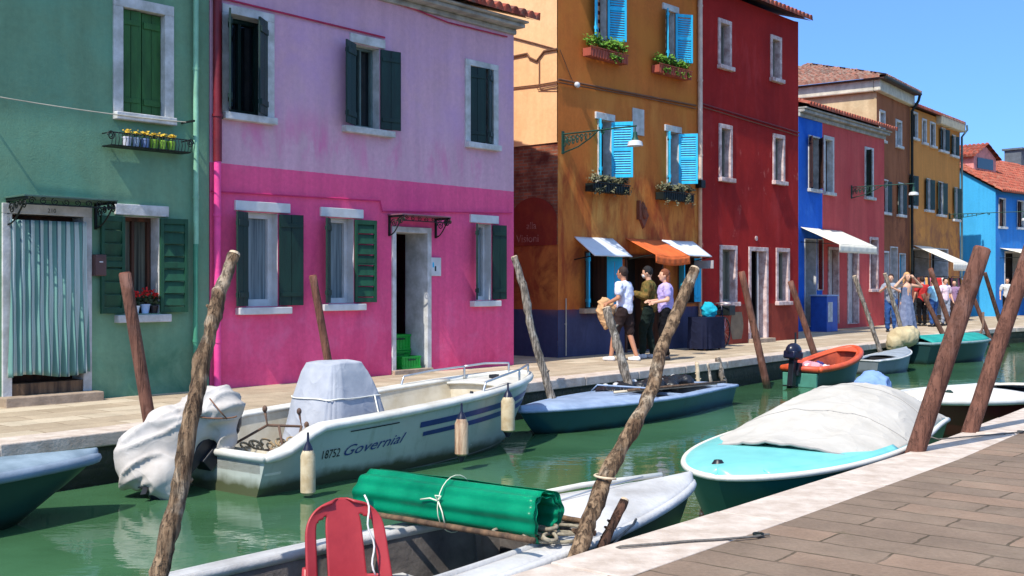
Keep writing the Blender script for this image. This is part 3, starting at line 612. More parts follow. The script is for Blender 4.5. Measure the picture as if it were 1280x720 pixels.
x0, zt = O_.sz(718, 296, .0); x1, _ = O_.sz(762, 296, 0); zo = O_.sz(760, 320, .5)[1]
awning(O_, ((x0, 0, zt), (x1 + .1, 0, zt), (x0 - .0, .5, zo), (x1 + .1, .5, zo)), m_awn, thick=.02)
x0, zt = O_.sz(824, 300, .0); x1, _ = O_.sz(866, 300, 0); zo = O_.sz(868, 320, .5)[1]
awning(O_, ((x0 + .1, 0, zt), (x1, 0, zt), (x0 + .1, .5, zo), (x1, .5, zo)), m_awn, thick=.02)
x0, zt = O_.sz(782, 298, 0); x1, _ = O_.sz(822, 301, 0); zo = O_.sz(838, 319, .7)[1]
awning(O_, ((x0, 0, zt), (x1 + .1, 0, zt), (x0, .75, zo), (x1 + .1, .75, zo)), m_awo, sagm=.05, valance=.17)
# plaque, shrine, lamp disc
a = O_.rect(791, 805, 136, 169, .02); O_.box('wall_plaque', m_trim, a[0], a[1], -.03, 0, a[2], a[3])
x, z = O_.sz(722, 106, .08); m = MB(); m.ell((x, -.07, z), (.07, .05, .06), 12); m.box(x - .01, x + .01, -.06, 0, z - .01, z + .01); m.build('globe_light', m_white, O_.root, smooth=True)
x, z = O_.sz(805, 269, .04); m = MB(); m.add([(x, -.05, z + .26), (x + .17, -.05, z), (x, -.05, z - .26), (x - .17, -.05, z), (x, 0, z + .3), (x + .2, 0, z), (x, 0, z - .3), (x - .2, 0, z)], [(3, 2, 1, 0), (0, 1, 5, 4), (1, 2, 6, 5), (2, 3, 7, 6), (3, 0, 4, 7)]); m.ell((x, -.06, z + .04), (.07, .05, .13), 10); m.ell((x, -.08, z + .13), (.04, .04, .045), 10); m.box(x - .22, x - .16, -.08, 0, z - .1, z + .3)
m.build('wall_shrine', M('shrine_stone', lin(118, 66, 44), bump=.5), O_.root, smooth=True)
m_pipe = M('cream_pipe', lin(205, 180, 160), rough=.5)
pe = O_.len - .1; O_.pipe(0, 3.75, 8.1, .055, m_pipe, x=pe); O_.box('pipe_hopper', m_iron, pe - .09, pe + .09, -.16, 0, 3.62, 3.8); O_.pipe(0, .03, 3.62, .045, M('peach_pipe', lin(214, 160, 120), rough=.5), x=pe)
O_.pipe(0, .03, 1.15, .012, m_cabl, x=.22, off=.03, name='conduit')
m_wire = M('brown_cable', lin(110, 74, 52), bump=0, rough=.7)
O_.cable([(698, 99), (870, 132)], .02, m_wire); O_.cable([(698, 103), (800, 121), (870, 136)], .012, m_wire); O_.cable([(700, 62), (708, 82), (716, 102)], .008, m_wire)
# side of the orange house: sunlit peach stucco above bare brick with a walled-up arch
m_peach = plaster('peach_plaster', [(-1, lin(238, 184, 132))], [(lin(246, 200, 150), 1.1, .45, .7, .5, -1, 9, 0)], var=.05)
s_ = N('bare_brick'); b = s_.n('TexBrick'); b.inputs['Scale'].default_value = 1; b.inputs['Brick Width'].default_value = .22; b.inputs['Row Height'].default_value = .065; b.inputs['Mortar Size'].default_value = .009
co = s_.n('CombineXYZ'); s_.l(s_.axis(1), co.inputs[0]); s_.l(s_.axis(2), co.inputs[1]); s_.l(co.outputs[0], b.inputs['Vector']); b.inputs['Color1'].default_value = lin(160, 94, 66); b.inputs['Color2'].default_value = lin(122, 70, 52); b.inputs['Mortar'].default_value = lin(128, 108, 90)
cc = s_.mix(s_.ramp(s_.noise(2, 6), .42, .62), b.outputs['Color'], lin(92, 44, 34)); m_brick = s_.done(cc, .9, s_.bump(s_.noise(30, 5), .5), spec=.2)
m_adob = plaster('rust_side_plaster', [(-1, lin(64, 68, 98)), (.93, lin(168, 88, 46))], [(lin(190, 120, 56), 1.7, .46, .62, .9, 1, 2.6, 1), (lin(110, 34, 26), 1.3, .45, .62, .9, 1, 2.9, 0)])
def side(z0, z1, mat, x, name): m = MB(); m.add([(x, 0, z0), (x, 8, z0), (x, 8, z1), (x, 0, z1)], [(0, 3, 2, 1)]); return m.build(name, mat, O_.root)
side(4.2, 8.05, m_peach, -.025, 'side_wall'); side(2.2, 4.2, m_brick, 0, 'brick_wall'); side(-.4, 2.2, m_adob, -.006, 'side_wall')
m = MB(); m.box(-.025, 0, 0, 8, 4.18, 4.2); m.build('plaster_edge', m_peach, O_.root)
m = MB(); ar = [(.62 + .62 * math.cos(math.pi * k / 20), 2.62 + .52 * math.sin(math.pi * k / 20)) for k in range(21)] + [(0.0, 2.19), (1.24, 2.19)]
ar = [(max(.02, y), z) for y, z in ar]; n = len(ar)
m.add([(-.02, y, z) for y, z in ar] + [(-.001, y, z) for y, z in ar], [tuple(range(n))] + [(i, (i + 1) % n, n + (i + 1) % n, n + i) for i in range(n)])
m_arch = plaster('arch_plaster', [(-1, lin(128, 46, 34))], [(lin(146, 66, 36), 2, .45, .65, .8, 0, 2.9, 0)]); m.build('arch_panel', m_arch, O_.root)
m_let = M('faded_lettering', lin(176, 130, 116), c2=lin(130, 60, 50), scale=20, bump=0)
for tx, yy, zz, sz_ in (('alla', .78, 2.52, .2), ('Visioni', 1.05, 2.26, .22)): text_mb(tx, sz_, lambda x, y, z, yy=yy, zz=zz: (-.024, yy - x, zz + y)).build('faded_lettering', m_let, O_.root)
def scable(pts, r):
    P_ = []
    for px, py in pts:
        rr = Vector(((px - CX) / F, 1)); t = O_.P0.dot(O_.d) / rr.dot(O_.d); t = (O_.P0 - O_.d * .05).dot(O_.d) / rr.dot(O_.d); q = rr * t; P_.append((-.05, (q - O_.P0).dot(O_.n), H + t * (HY - py) / F))
    m = MB(); m.tube(P_, r, 6); return m.build('side_cable', m_wire, O_.root, smooth=True)
scable([(630, 44), (665, 53), (697, 62)], .014); scable([(630, 73), (659, 67), (662, 72), (671, 76), (680, 64), (697, 61)], .022); scable([(674, 70), (674, 108), (676, 111), (697, 107)], .012); scable([(630, 111), (674, 106), (697, 102)], .014); scable([(672, 110), (672, 112), (697, 112)], .008)
O_.wall(8.05, 8, m_po, sides=False)
m = MB(); x1 = O_.len; m.add([(x1, 0, -.4), (x1, 8, -.4), (x1, 8, 8.05), (x1, 0, 8.05), (0, 8, -.4), (0, 8, 8.05), (0, 0, 8.05)], [(0, 1, 2, 3), (1, 4, 5, 2), (3, 2, 5, 6)]); m.build('back_wall', m_po, O_.root)
roof(O_, 8.05, 8, over=.3, cornice=.15)
# window boxes
def wbox(hs, x0, x1, y0, y1, label, leaf, planter, trail=.5, dens=1.0):
    a, b, z0, z1 = hs.rect(x0, x1, y0, y1, .2); w_ = (b - a) / 2 - .06
    e = empty('window_box', world_of(hs, (a + b) / 2 - .02, 0, z0), hs.root.rotation_euler[2], label, 'window box', 'window boxes on the orange house')
    m = MB(); m.box(-w_, w_, -.22, -.02, .0, .16)
    for k in range(14): xx = -w_ + (k + .5) * 2 * w_ / 14; m.box(xx - .008, xx + .008, -.232, -.22, -.02, .19)
    m.box(-w_ - .02, w_ + .02, -.24, -.225, .17, .19); m.build('planter', planter, e, bevel=.004)
    m = MB(); hz = z1 - z0
    for k in range(9): m.leaves((-w_ + (k + .5) * 2 * w_ / 9, -.14 + rnd.uniform(-.03, .03), .18 + hz * .25 + rnd.uniform(-.03, .05)), (.11, .11, hz * .22), int(90 * dens), .034)
    for k in range(6): m.leaves((rnd.uniform(-w_, w_), -.24, .1 - trail * rnd.uniform(0, .12)), (.07, .03, .08), int(30 * dens), .026)
    m.build('foliage', leaf, e)
m_grn = M('fresh_green_leaves', lin(110, 150, 40), c2=lin(60, 110, 25), scale=12, bump=0)
wbox(O_, 736, 787, 42, 75, 'green overflowing window box under the top floor window with the lamp bracket below', m_grn, m_terra)
wbox(O_, 822, 866, 64, 95, 'green window box under the top floor window near the cream pipe', m_grn, m_terra)
m_mixl = M('dusty_leaves', lin(128, 120, 92), c2=lin(60, 72, 44), scale=14, bump=0)
wbox(O_, 739, 789, 219, 241, 'straggly dusty window box on the middle floor beside the street lamp', m_mixl, m_iron, 1, .8)
wbox(O_, 827, 869, 229, 251, 'straggly window box with dry trailing plants above the second white awning', m_mixl, m_iron, 1.5, .8)
def wall_lamp(hs, pxw, pyw, out, label, mat, shade_r=.11, dy=.0, sc_=1.0, ang=0):
    x, z = hs.sz(pxw, pyw, 0); e = empty('wall_lamp', world_of(hs, x, 0, z), hs.root.rotation_euler[2] + ang, label, 'street lamp', 'bracket street lamps along the far quay')
    m = MB(); m.box(-.03, .03, -.03, 0, -.38 * sc_, .06); m.tube([(0, 0, 0.0), (0, -out, .0)], .016, 8); L_ = out * .5
    m.tube([(0, -.02, -.36 * sc_), (0, -L_ * .45, -.27 * sc_), (0, -L_ * .8, -.12 * sc_), (0, -L_, 0)], .014, 6)
    for k in range(7):
        cy = -.06 - k * L_ / 8.5; rr = .085 * sc_ * (1 - k / 9)
        for s2 in (1, .55): m.tube([(0, cy - rr * s2 * math.cos(i * .55) * (1 - i / 34), -.03 - rr - (1 - s2) * .14 + rr * math.sin(i * .55) * (1 - i / 34)) for i in range(22)], .008, 5)
    m.tube([(0, -L_ - .1 + .05 * math.cos(i * .6) * (1 - i / 26), -.05 + .05 * math.sin(i * .6) * (1 - i / 26)) for i in range(20)], .009, 5)
    m.build('bracket', mat, e, smooth=True)
    m = MB(); yy = -out + .03; m.lathe([(.012, -.02), (.012, -.1), (.04, -.12), (.045, -.2), (.06, -.24), (.075, -.27)], (0, yy, 0), 14); m.build('lamp_body', mat, e, smooth=True)
    m = MB(); m.lathe([(.06, -.262), (shade_r, -.29), (shade_r * 1.12, -.37), (shade_r * 1.05, -.37), (shade_r * .9, -.3)], (0, yy, 0), 18); m.build('lamp_shade', m_white, e, smooth=True)
wall_lamp(O_, 703, 168, 1.75, 'green iron lattice lamp bracket with white shade on the orange house', m_giron, .13)
# hanging plate by the second hatch
x, z = O_.sz(869, 331, 0); sg = empty('projecting_sign', world_of(O_, x - .12, 0, z), O_.root.rotation_euler[2], 'small grey projecting sign plate beside the cream drainpipe', 'sign')
m = MB(); m.box(-.012, .012, -.55, -.06, -.09, .09); m.build('plate', M('brushed_plate', lin(170, 165, 165), rough=.4), sg, bevel=.004); m = MB(); m.tube([(0, 0, .06), (0, -.5, .06)], .01, 6); m.build('bracket', m_iron, sg)
# ------------------------------------------------------------------ the dark red house
m_pr = plaster('dark_red_plaster', [(-1, lin(134, 56, 44)), (.95, lin(166, 36, 32))], [(lin(176, 60, 60), 1.8, .52, .68, .5, 2.5, 8, 1), (lin(158, 70, 50), 2.0, .5, .66, .7, -.5, 1.6, 0), (lin(126, 20, 22), .8, .45, .65, .6, 1, 8, 0), (lin(190, 100, 90), 3, .62, .7, .6, 1.5, 5, 0)])
Rd = House('red_house', 'tall narrow dark red house with small pale framed windows', 'house', (4.30, 25.27), (7.50, 28.92))
for a in ((900, 911, 30, 82), (965, 974, 50, 98), (901, 912, 161, 222), (968, 978, 173, 226), (902, 918, 312, 377), (972, 984, 315, 376)):
    Rd.win(*a, sur=.1, top=.1, mat=m_trimp, recess=.14, pane=m_curt2, frame=M('grey_sash', lin(120, 120, 110)), fw=.04, sill_ext=.13)
dx0, dx1, dz0, dz1 = Rd.rect(938, 957, 314, 411); Rd.holes.append((dx0, dx1, .1, dz1)); m = MB(); m.box(dx0 - .1, dx0, -.03, .3, 0, dz1); m.box(dx1, dx1 + .1, -.03, .3, 0, dz1); m.box(dx0 - .1, dx1 + .1, -.032, .3, dz1, dz1 + .1); m.build('door_frame', m_trimp, Rd.root, bevel=.006)
m = MB(); m.box(0, .4, -.02, .02, .1, dz1); dd = m.build('door', M('white_door', lin(200, 195, 190), var=.15, rough=.5), Rd.root); dd.location = (dx1, .27, 0); dd.rotation_euler = (0, 0, R(215)); Rd.box('doorway_back', m_dark, dx0, dx1, .29, .31, .1, dz1); Rd.box('doorstep', m_stone, dx0 - .12, dx1 + .12, -.22, .3, -.05, .1, .01)
a = Rd.rect(913, 929, 390, 424); m = MB(); m.grid(lambda u, v: ((a[0] + a[1]) / 2 + (u - .5) * (a[1] - a[0]) * (.7 + .3 * math.sin(v * 3.1)), -.006, a[2] + v * (a[3] - a[2])), 6, 10); m.build('mortar_patch', M('grey_mortar', lin(120, 104, 84), bump=.5), Rd.root)
x, z = Rd.sz(945, 298); m = MB(); m.lathe([(.001, .0), (.06, .001), (.06, .02), (.0, .03)], (0, 0, 0), 14); o = m.build('house_number', m_trimp, Rd.root); o.location = (x, 0, z); o.rotation_euler = (R(90), 0, 0)
Rd.cable([(876, 129), (999, 166)], .018, m_redpipe); Rd.cable([(876, 133), (999, 170)], .01, m_wire); Rd.pipe(0, 1.0, 1.6, .02, m_cabl, x=dx0 - .3, off=.03, name='conduit')
Rd.wall(8.29, 8, m_pr); roof(Rd, 8.29, 8, over=.32, ex=(.02, .16))
# ------------------------------------------------------------------ the low blue and coral house
m_b4 = plaster('blue_coral_plaster', [(-1, lin(204, 88, 84))], [(lin(180, 60, 64), 1.0, .45, .65, .5, -1, 7, 1), (lin(172, 84, 70), 1.6, .5, .7, .5, -1, 1.2, 0)])
m_b4b = plaster('royal_blue_plaster', [(-1, lin(30, 96, 196))], [(lin(60, 120, 205), 1.4, .5, .7, .5, 0, 7, 0)])
C4 = House('coral_house', 'low coral and royal blue house under a white shop awning', 'house', (8.72, 33.6), (13.15, 39.0))
xs = C4.sz(1028, 200)[0]
C4.win(1011, 1023, 172, 236, sur=.05, recess=.14, pane=m_dark, sill_ext=.1, shut=[('L', 140, m_brownsh, .3, -.03, 'plank'), ('R', 40, m_brownsh, .4, -.03, 'plank')])
C4.win(1031, 1040, 175, 240, sur=.12, recess=.14, pane=m_brownsh, sill_ext=.14)
C4.win(1082, 1090, 188, 246, sur=.1, recess=.14, pane=m_curt, sill_ext=.14, shut=[('L', 100, m_dgreen, .2, -.03, 'plank')])
C4.win(1006, 1019, 300, 408, sur=.04, recess=.4, pane=m_dark, sill=False); C4.win(1022, 1028, 300, 362, sur=.03, recess=.3, pane=m_brownsh, sill=False)
for a in ((1036, 1047), (1060, 1072)):
    w, q = C4.win(a[0], a[1], 312, 404, sur=.08, recess=.12, pane=M('pale_shop_door', lin(185, 180, 178), rough=.5), sill=False, name='shop_door', mat=m_trimp)
C4.win(1088, 1096, 300, 361, sur=.1, recess=.14, pane=m_brownsh, mat=m_trimp, sill_ext=.15)
m_cream = M('cream_awning', lin(226, 218, 200), var=.06, rough=.8, bump=.1)
x0, zt = C4.sz(1001, 284, 0); x1 = C4.sz(1096, 310, 1.2)[0]
awning(C4, ((x0, 0, zt), (x1, 0, zt), (x0 + .05, 1.2, zt - .55), (x1, 1.2, zt - .55)), m_cream, valance=.24)
cb_ = C4.rect(1008, 1031, 365, 410, .55); C4.h = C4.wall(6.55, 7, m_b4, x0=xs); C4.wall(6.55, 7, m_b4b, x1=xs)
C4.cornice = roof(C4, 6.55, 7, over=.35, slope=.36, mat=m_tile3, cornice=.28, ex=(.0, .3))
m_bluec = M('blue_counter_paint', lin(30, 76, 160), rough=.5)
ct = empty('shop_counter', C4.world(.62, -.55, 0), C4.root.rotation_euler[2], 'bright blue shop counter with a grey notice below the white awning', 'counter'); m = MB(); m.box(-.4, .4, -.26, .26, 0, 1.08); m.build('cabinet', m_bluec, ct, bevel=.01); m = MB(); m.box(-.43, .43, -.29, .29, 1.08, 1.12); m.build('counter_top', M('pale_blue_top', lin(150, 175, 210)), ct, bevel=.006)
m = MB(); m.box(-.33, .0, -.272, -.261, .3, .9); m.build('notice', m_trim, ct)
wall_lamp(C4, 1064, 234, 2.1, 'green iron lamp bracket with white shade on the coral house', m_giron, .14)
# ------------------------------------------------------------------ the brown house (hipped roof, cream flank)
m_b5 = plaster('brown_plaster', [(-1, lin(140, 84, 54))], [(lin(166, 104, 70), 1.1, .45, .66, .7, 0, 9, 1), (lin(104, 60, 44), 1.8, .48, .64, .8, -1, 4.4, 0)])
B5 = House('brown_house', 'tall brown house with a cream flank and weathered hipped roof', 'house', (12.98, 39.3), (15.35, 42.6))
for a in ((1100, 1105, 141, 175), (1120, 1126, 153, 182)): B5.win(*a, sur=.09, top=.09, recess=.12, pane=m_curt, sill_ext=.1, mat=m_trim)
for a in ((1104, 1109, 226, 265), (1123, 1128, 230, 268)): B5.win(*a, sur=.05, recess=.04, pane=m_dark, sill_ext=.25, shut=[('R', 168, m_dgreen2, .28, -.03, 'plank'), ('L', 168, m_dgreen2, .2, -.03, 'plank')])
B5.win(1101, 1110, 316, 396, sur=.07, recess=.12, pane=M('grey_blue_door', lin(110, 130, 150)), name='side_door', sill=False); B5.win(1113, 1121, 310, 396, sur=.05, recess=.3, pane=m_dark, name='shop_doorway', sill=False); B5.win(1124, 1131, 318, 396, sur=.04, recess=.1, pane=m_sky, name='blue_door', sill=False)
m_flank = plaster('cream_flank_plaster', [(-1, lin(200, 178, 140))], [(lin(170, 140, 104), 1.6, .45, .65, .6, 0, 9, 0)])
B5.wall(8.3, 8, m_b5, sides=False); m = MB(); m.add([(0, 0, -.4), (0, 8, -.4), (0, 8, 8.3), (0, 0, 8.3)], [(0, 3, 2, 1)]); m.build('flank_wall', m_flank, B5.root)
m = MB(); x1 = B5.len; m.add([(x1, 0, -.4), (x1, 8, -.4), (x1, 8, 8.3), (x1, 0, 8.3), (0, 8, -.4), (0, 8, 8.3)], [(0, 1, 2, 3), (1, 4, 5, 2)]); m.build('back_wall', m_b5, B5.root)
m = MB(); m.box(-.2, x1, -.2, .05, 8.3, 8.72); m.box(-.2, -.02, .05, 8, 8.3, 8.72); m.build('cornice', M('cream_cornice', lin(196, 188, 168)), B5.root, bevel=.04)
hz = 8.78; tile_plane((-.4, -.4, hz), (1, 0, 0), (0, 1, .36), x1 + .45, 4.7, 'roof', m_tile2, B5.root, tl=4.4); tile_plane((-.4, 8.4, hz), (0, -1, 0), (1, 0, .36), 8.8, 4.7, 'roof', m_tile2, B5.root, tl=4.4, tr=4.4)
m = MB(); m.box(-.38, x1, -.38, 8, hz - .08, hz - .04); m.build('roof_deck', m_brownsh, B5.root)
m = MB(); m.tube([(x1 - .05, -.42, hz - .05), (-.3, -.42, hz - .05)], .06, 8); m.tube([(x1 - .12, -.42, hz - .05), (x1 - .12, -.36, hz - .3), (x1 - .12, -.12, 8.1), (x1 - .12, -.12, .05)], .055, 8); m.build('gutter_pipe', m_iron, B5.root, smooth=True)
# ------------------------------------------------------------------ the ochre house
m_b6 = plaster('ochre_plaster', [(-1, lin(206, 138, 70))], [(lin(170, 112, 66), 1.2, .45, .65, .6, 0, 5, 1), (lin(150, 96, 66), 1.4, .45, .6, .8, -1, 4, 0)])
B6 = House('ochre_house', 'tall ochre yellow house with dark green shutters at the canal bend', 'house', (15.40, 42.7), (19.35, 47.7))
for a, l, r in (((1139, 1146, 142, 172), 0, 0), ((1153, 1157, 151, 178), 0, 0), ((1163, 1168, 155, 182), 0, 0)): B6.win(*a, sur=.08, recess=.04, pane=m_dark, sill_ext=.1)
B6.win(1176, 1181, 161, 188, sur=.04, recess=.03, pane=m_dark, sill_ext=.3, shut=[('L', 165, m_dgreen2, .32, -.03, 'plank'), ('R', 165, m_dgreen2, .3, -.03, 'plank')])
B6.win(1190, 1194, 170, 194, sur=.04, recess=.03, pane=m_dark, sill_ext=.3, shut=[('L', 165, m_dgreen2, .3, -.03, 'plank'), ('R', 165, m_dgreen2, .25, -.03, 'plank')])
for a in ((1138, 1141, 219, 257), (1158, 1162, 224, 262), (1173, 1178, 228, 268), (1193, 1196, 235, 274)): B6.win(*a, sur=.03, recess=.03, pane=m_dark, sill_ext=.3, shut=[('L', 168, m_dgreen2, .3, -.03, 'plank'), ('R', 168, m_dgreen2, .36, -.03, 'plank')])
for a in ((1140, 1160), (1164, 1184)): B6.win(a[0], a[1], 312, 393, sur=.05, recess=.5, pane=m_dark, name='shop_opening', sill=False)
x0, zt = B6.sz(1142, 305, 0); x1 = B6.sz(1212, 325, 1.5)[0]
awning(B6, ((x0, 0, zt - .05), (x1, 0, zt - .05), (x0, 1.5, zt - .75), (x1, 1.5, zt - .75)), m_cream, valance=.3)
B6.wall(8.3, 8, m_b6); m = MB(); m.box(B6.len * .5, B6.len + .05, -.22, .05, 8.0, 8.42); m.build('cornice', M('ochre_cornice', lin(196, 180, 150)), B6.root, bevel=.04); roof(B6, 8.3, 8, over=.2, slope=.2, ex=(0, .1))
m = MB(); x1 = B6.len - .06; m.tube([(x1, -.3, 8.3), (x1 + .02, -.32, 8.1), (x1, -.1, 7.8), (x1, -.1, .05)], .05, 8); m.build('drainpipe', M('grey_blue_pipe', lin(80, 100, 105)), B6.root, smooth=True)
wall_lamp(B6, 1186, 268, 3.0, 'thin green lamp arm with small dark lamp on the ochre house', m_giron, .1, sc_=.5)
# ------------------------------------------------------------------ the cyan house with tiled roof and pink dormer
m_b7 = plaster('blue_plaster_lit_tone', [(-1, lin(66, 168, 220))], [(lin(70, 168, 215), 1.2, .45, .7, .4, 0, 7, 0)], var=.05); m_b7f = plaster('blue_plaster_shade_tone', [(-1, lin(46, 124, 200))], [(lin(90, 130, 180), 2, .5, .7, .4, 0, 4, 0)], var=.06)  # one blue house: sunlit flank and dimmer front are put into the colours
B7 = House('cyan_house', 'blue house with sunlit flank coloured cyan, red tiled roof and pink dormer', 'house', (21.9, 50.0), (33.6, 60.9))
for a in ((1249, 1256, 249, 283), (1272, 1279, 252, 284)): B7.win(*a, sur=.06, recess=.05, pane=m_dark, sill_ext=.12, shut=[('L', 140, m_brownsh, .2, -.03, 'plank')])
B7.win(1256, 1280, 316, 372, sur=.05, recess=.5, pane=m_dark, name='shop_opening', sill=False)
x0, zt = B7.sz(1250, 310, 0); awning(B7, ((x0, 0, zt), (8, 0, zt), (x0 + .1, 1.7, zt - .45), (8, 1.7, zt - .45)), m_cream, valance=.25)
sl, rn7 = .60, 3.75; zr = 5.80 + (rn7 - .35) * sl + .2
B7.wall(5.76, 7, m_b7f, sides=False); m = MB(); m.add([(0, 0, -.4), (0, 7, -.4), (0, 7, 5.76), (0, 3.4, 7.8), (0, 0, 5.76)], [(0, 4, 3, 2, 1)]); m.build('flank_wall', m_b7, B7.root)
m = MB(); x1 = B7.len; m.add([(x1, 0, -.4), (x1, 7, -.4), (x1, 7, 5.76), (x1, 3.4, 7.8), (x1, 0, 5.76), (0, 7, -.4), (0, 7, 5.76)], [(0, 1, 2, 3, 4), (1, 5, 6, 2)]); m.build('back_wall', m_b7f, B7.root)
L7 = rn7 * math.hypot(1, sl); tile_plane((-.15, -.35, 5.68), (1, 0, 0), (0, 1, sl), x1 + .3, L7, 'roof', m_tile3, B7.root)
tile_plane((x1 + .15, 7.15, 5.68), (-1, 0, 0), (0, -1, sl), x1 + .3, L7, 'roof', m_tile3, B7.root)
m = MB(); m.add([(-.13, -.33, 5.62), (x1 + .15, -.33, 5.62), (x1 + .15, 3.4, 5.62 + 3.73 * sl), (-.13, 3.4, 5.62 + 3.73 * sl)], [(3, 2, 1, 0)]); m.build('roof_deck', m_brownsh, B7.root)
m_dorm = M('dormer_pink', lin(214, 140, 132)); m = MB()
da, db, dy_ = 1.1, 3.5, 1.5; m.box(da, db, dy_, 3.4, 6.6, 7.55); m.add([(da, dy_, 7.55), (db, dy_, 7.55), ((da + db) / 2, dy_, 8.1), (da, 3.4, 7.55), (db, 3.4, 7.55), ((da + db) / 2, 3.4, 8.1)], [(0, 1, 2), (5, 4, 3)]); do = m.build('dormer', m_dorm, B7.root)
tile_plane((da - .2, 3.6, 7.50), (0, -1, 0), (1, 0, .46), 2.3, 1.55, 'dormer_roof', m_tile, B7.root); tile_plane((db + .2, 1.3, 7.50), (0, 1, 0), (-1, 0, .46), 2.3, 1.55, 'dormer_roof', m_tile, B7.root)
m = MB(); m.box(da + .35, db - .35, dy_ - .03, dy_ - .005, 6.95, 7.45); m.build('dormer_window', m_glass, do)
m = MB(); m.box(10.6, 12.0, 3.2, 4.1, 7.2, 8.75); m.box(10.5, 12.1, 3.1, 4.2, 8.75, 8.85); m.build('chimney', M('grey_chimney', lin(90, 95, 100)), B7.root)
# ------------------------------------------------------------------ mooring posts
def bark(name, c1, c2, c3, sc=5, ck=.75):
    s = N(name); co = s.coord((1, 1, .35))
    crack = s.ramp(s.noise(sc * 9, 4, .6, s.coord((1, 1, .10)), .3), .36, .52)
    c = s.mix(s.ramp(s.noise(sc * 3, 6, .7, co), .38, .62), c1, c2); c = s.mix(s.ramp(s.noise(sc, 4, .6), .55, .7), c, c3)
    c = s.mix(s.math('SUBTRACT', ck, s.math('MULTIPLY', crack, ck)), c, (c2[0] * .35, c2[1] * .35, c2[2] * .35, 1))
    z = s.n('NewGeometry'); sp = s.n('SeparateXYZ'); s.l(z.outputs['Position'], sp.inputs[0])
    a = s.n('MapRange'); s.l(s.math('ADD', sp.outputs[2], s.math('MULTIPLY', s.noise(6, 3), .1)), a.inputs[0]); a.inputs[1].default_value = -.22; a.inputs[2].default_value = -.38
    c = s.mix(a.outputs[0], c, lin(34, 40, 26))
    return s.done(c, .85, s.bump(s.math('ADD', s.math('ADD', s.noise(sc * 5, 6, .75, co), crack), s.noise(sc * 1.2, 4)), 1.0, .012), spec=.25)
m_bark = bark('gnarled_bark', lin(150, 124, 96), lin(88, 66, 48), lin(176, 160, 138)); m_barkg = bark('grey_driftwood', lin(158, 146, 132), lin(104, 94, 84), lin(180, 172, 160))
m_post = bark('red_brown_timber', lin(122, 82, 66), lin(98, 64, 52), lin(126, 92, 80), 3, .25); m_postd = bark('dark_timber', lin(92, 64, 50), lin(58, 42, 34), lin(110, 84, 68))
def post(label, pts, D0, D1, r0, r1, mat, wob=0, n=12, group='timber mooring posts'):
    """pts: pixels from top to lowest seen; D0 depth of the top, D1 depth of the lowest; carried on below the water"""
    if wob: r0, r1 = r0 * .8, r1 * .8; wob *= .7
    P_ = []; m_ = len(pts)
    for i, (x, y) in enumerate(pts): P_.append(at(x, y, D0 + (D1 - D0) * i / (m_ - 1)))
    d = (P_[-1] - P_[-2]).normalized(); k = 0
    end = P_[-1] + d * max(.05, (P_[-1].z - (WZ - .5)) / max(.2, -d.z)); P_.append(end)
    Q = []; 
    for i in range(len(P_) - 1):
        for j in range(8): Q.append(P_[i].lerp(P_[i + 1], j / 8))
    Q.append(P_[-1]); base = Q[-1].copy()
    if wob:
        Q = [p + Vector((mnoise.noise(p * 2.3), mnoise.noise(p * 2.3 + Vector((9, 0, 0))), 0)) * r0 * wob for p in Q]
    rs = [r0 + (r1 - r0) * i / (len(Q) - 1) for i in range(len(Q))]
    e = empty('mooring_post', base, 0, label, 'mooring post', group)
    m = MB(); m.tube([q - base for q in Q], rs, n, wob=.35 if wob else .04)
    if wob:
        for k in range(5):
            i = rnd.randrange(3, len(Q) - 8); q = Q[i] - base; a = rnd.uniform(0, 6.3); dv = Vector((math.cos(a), math.sin(a), .5)) * rs[i]
            m.tube([q, q + dv * 1.0, q + dv * 1.35], [rs[i] * .5, rs[i] * .32, rs[i] * .18], 7)
    m.build('shaft', mat, e, smooth='all'); top = Q[0] - base
    m = MB(); dd = (Q[0] - Q[1]).normalized(); m.tube([top - dd * .002, top + dd * .012], [r0 * .97, r0 * .85], n); m.build('cut_end', M('cut_end', lin(190, 168, 140) if wob else lin(120, 70, 52), bump=.3), e)
    return e, Q
post('gnarled branch pole leaning at the far left of the foreground boat', [(292, 318), (282, 345), (271, 366), (267, 395), (254, 445), (245, 490), (237, 524), (225, 607), (208, 678), (196, 740)], 5.7, 5.2, .040, .058, m_bark, .5)
p_, Qc = post('tall crooked bark pole rising behind the short dark stake', [(868, 337), (848, 389), (828, 438), (817, 478), (797, 527), (761, 587), (741, 635), (721, 690)], 6.8, 5.86, .042, .062, m_bark, .4)
post('short dark weathered stake leaning beside the crooked bark pole', [(780, 626), (752, 684)], 6.1, 5.97, .032, .036, m_postd, .25)
post('smooth reddish brown post in front of the green house window', [(156, 342), (187, 527)], 10.3, 10.3, .055, .065, m_post)
post('thin tan post in front of the pink house between two shutters', [(391, 345), (409, 445)], 13.0, 13.0, .045, .05, m_post)
post('grey weathered pole leaning beside the corner of the pink house', [(643, 321), (655, 360), (665, 415), (690, 497)], 15.5, 15.4, .06, .08, m_barkg, .3)
post('stout grey pole in front of the man in the white shirt', [(758, 385), (770, 425), (785, 478)], 16.6, 16.4, .085, .08, m_barkg, .25)
post('slim red brown post in front of the dark red house door', [(927, 340), (958, 480)], 20.4, 20.4, .06, .08, m_post)
post('red brown post behind the orange dinghy', [(988, 352), (1019, 445)], 22.6, 22.6, .06, .075, m_post)
post('pale grey pole in front of the coral house doors', [(1068, 345), (1101, 442)], 24.9, 24.9, .06, .075, m_barkg, .1)
post('pale grey pole between the man in jeans and the woman with raised arms', [(1106, 342), (1131, 425)], 27.0, 27.0, .06, .08, m_barkg, .1)
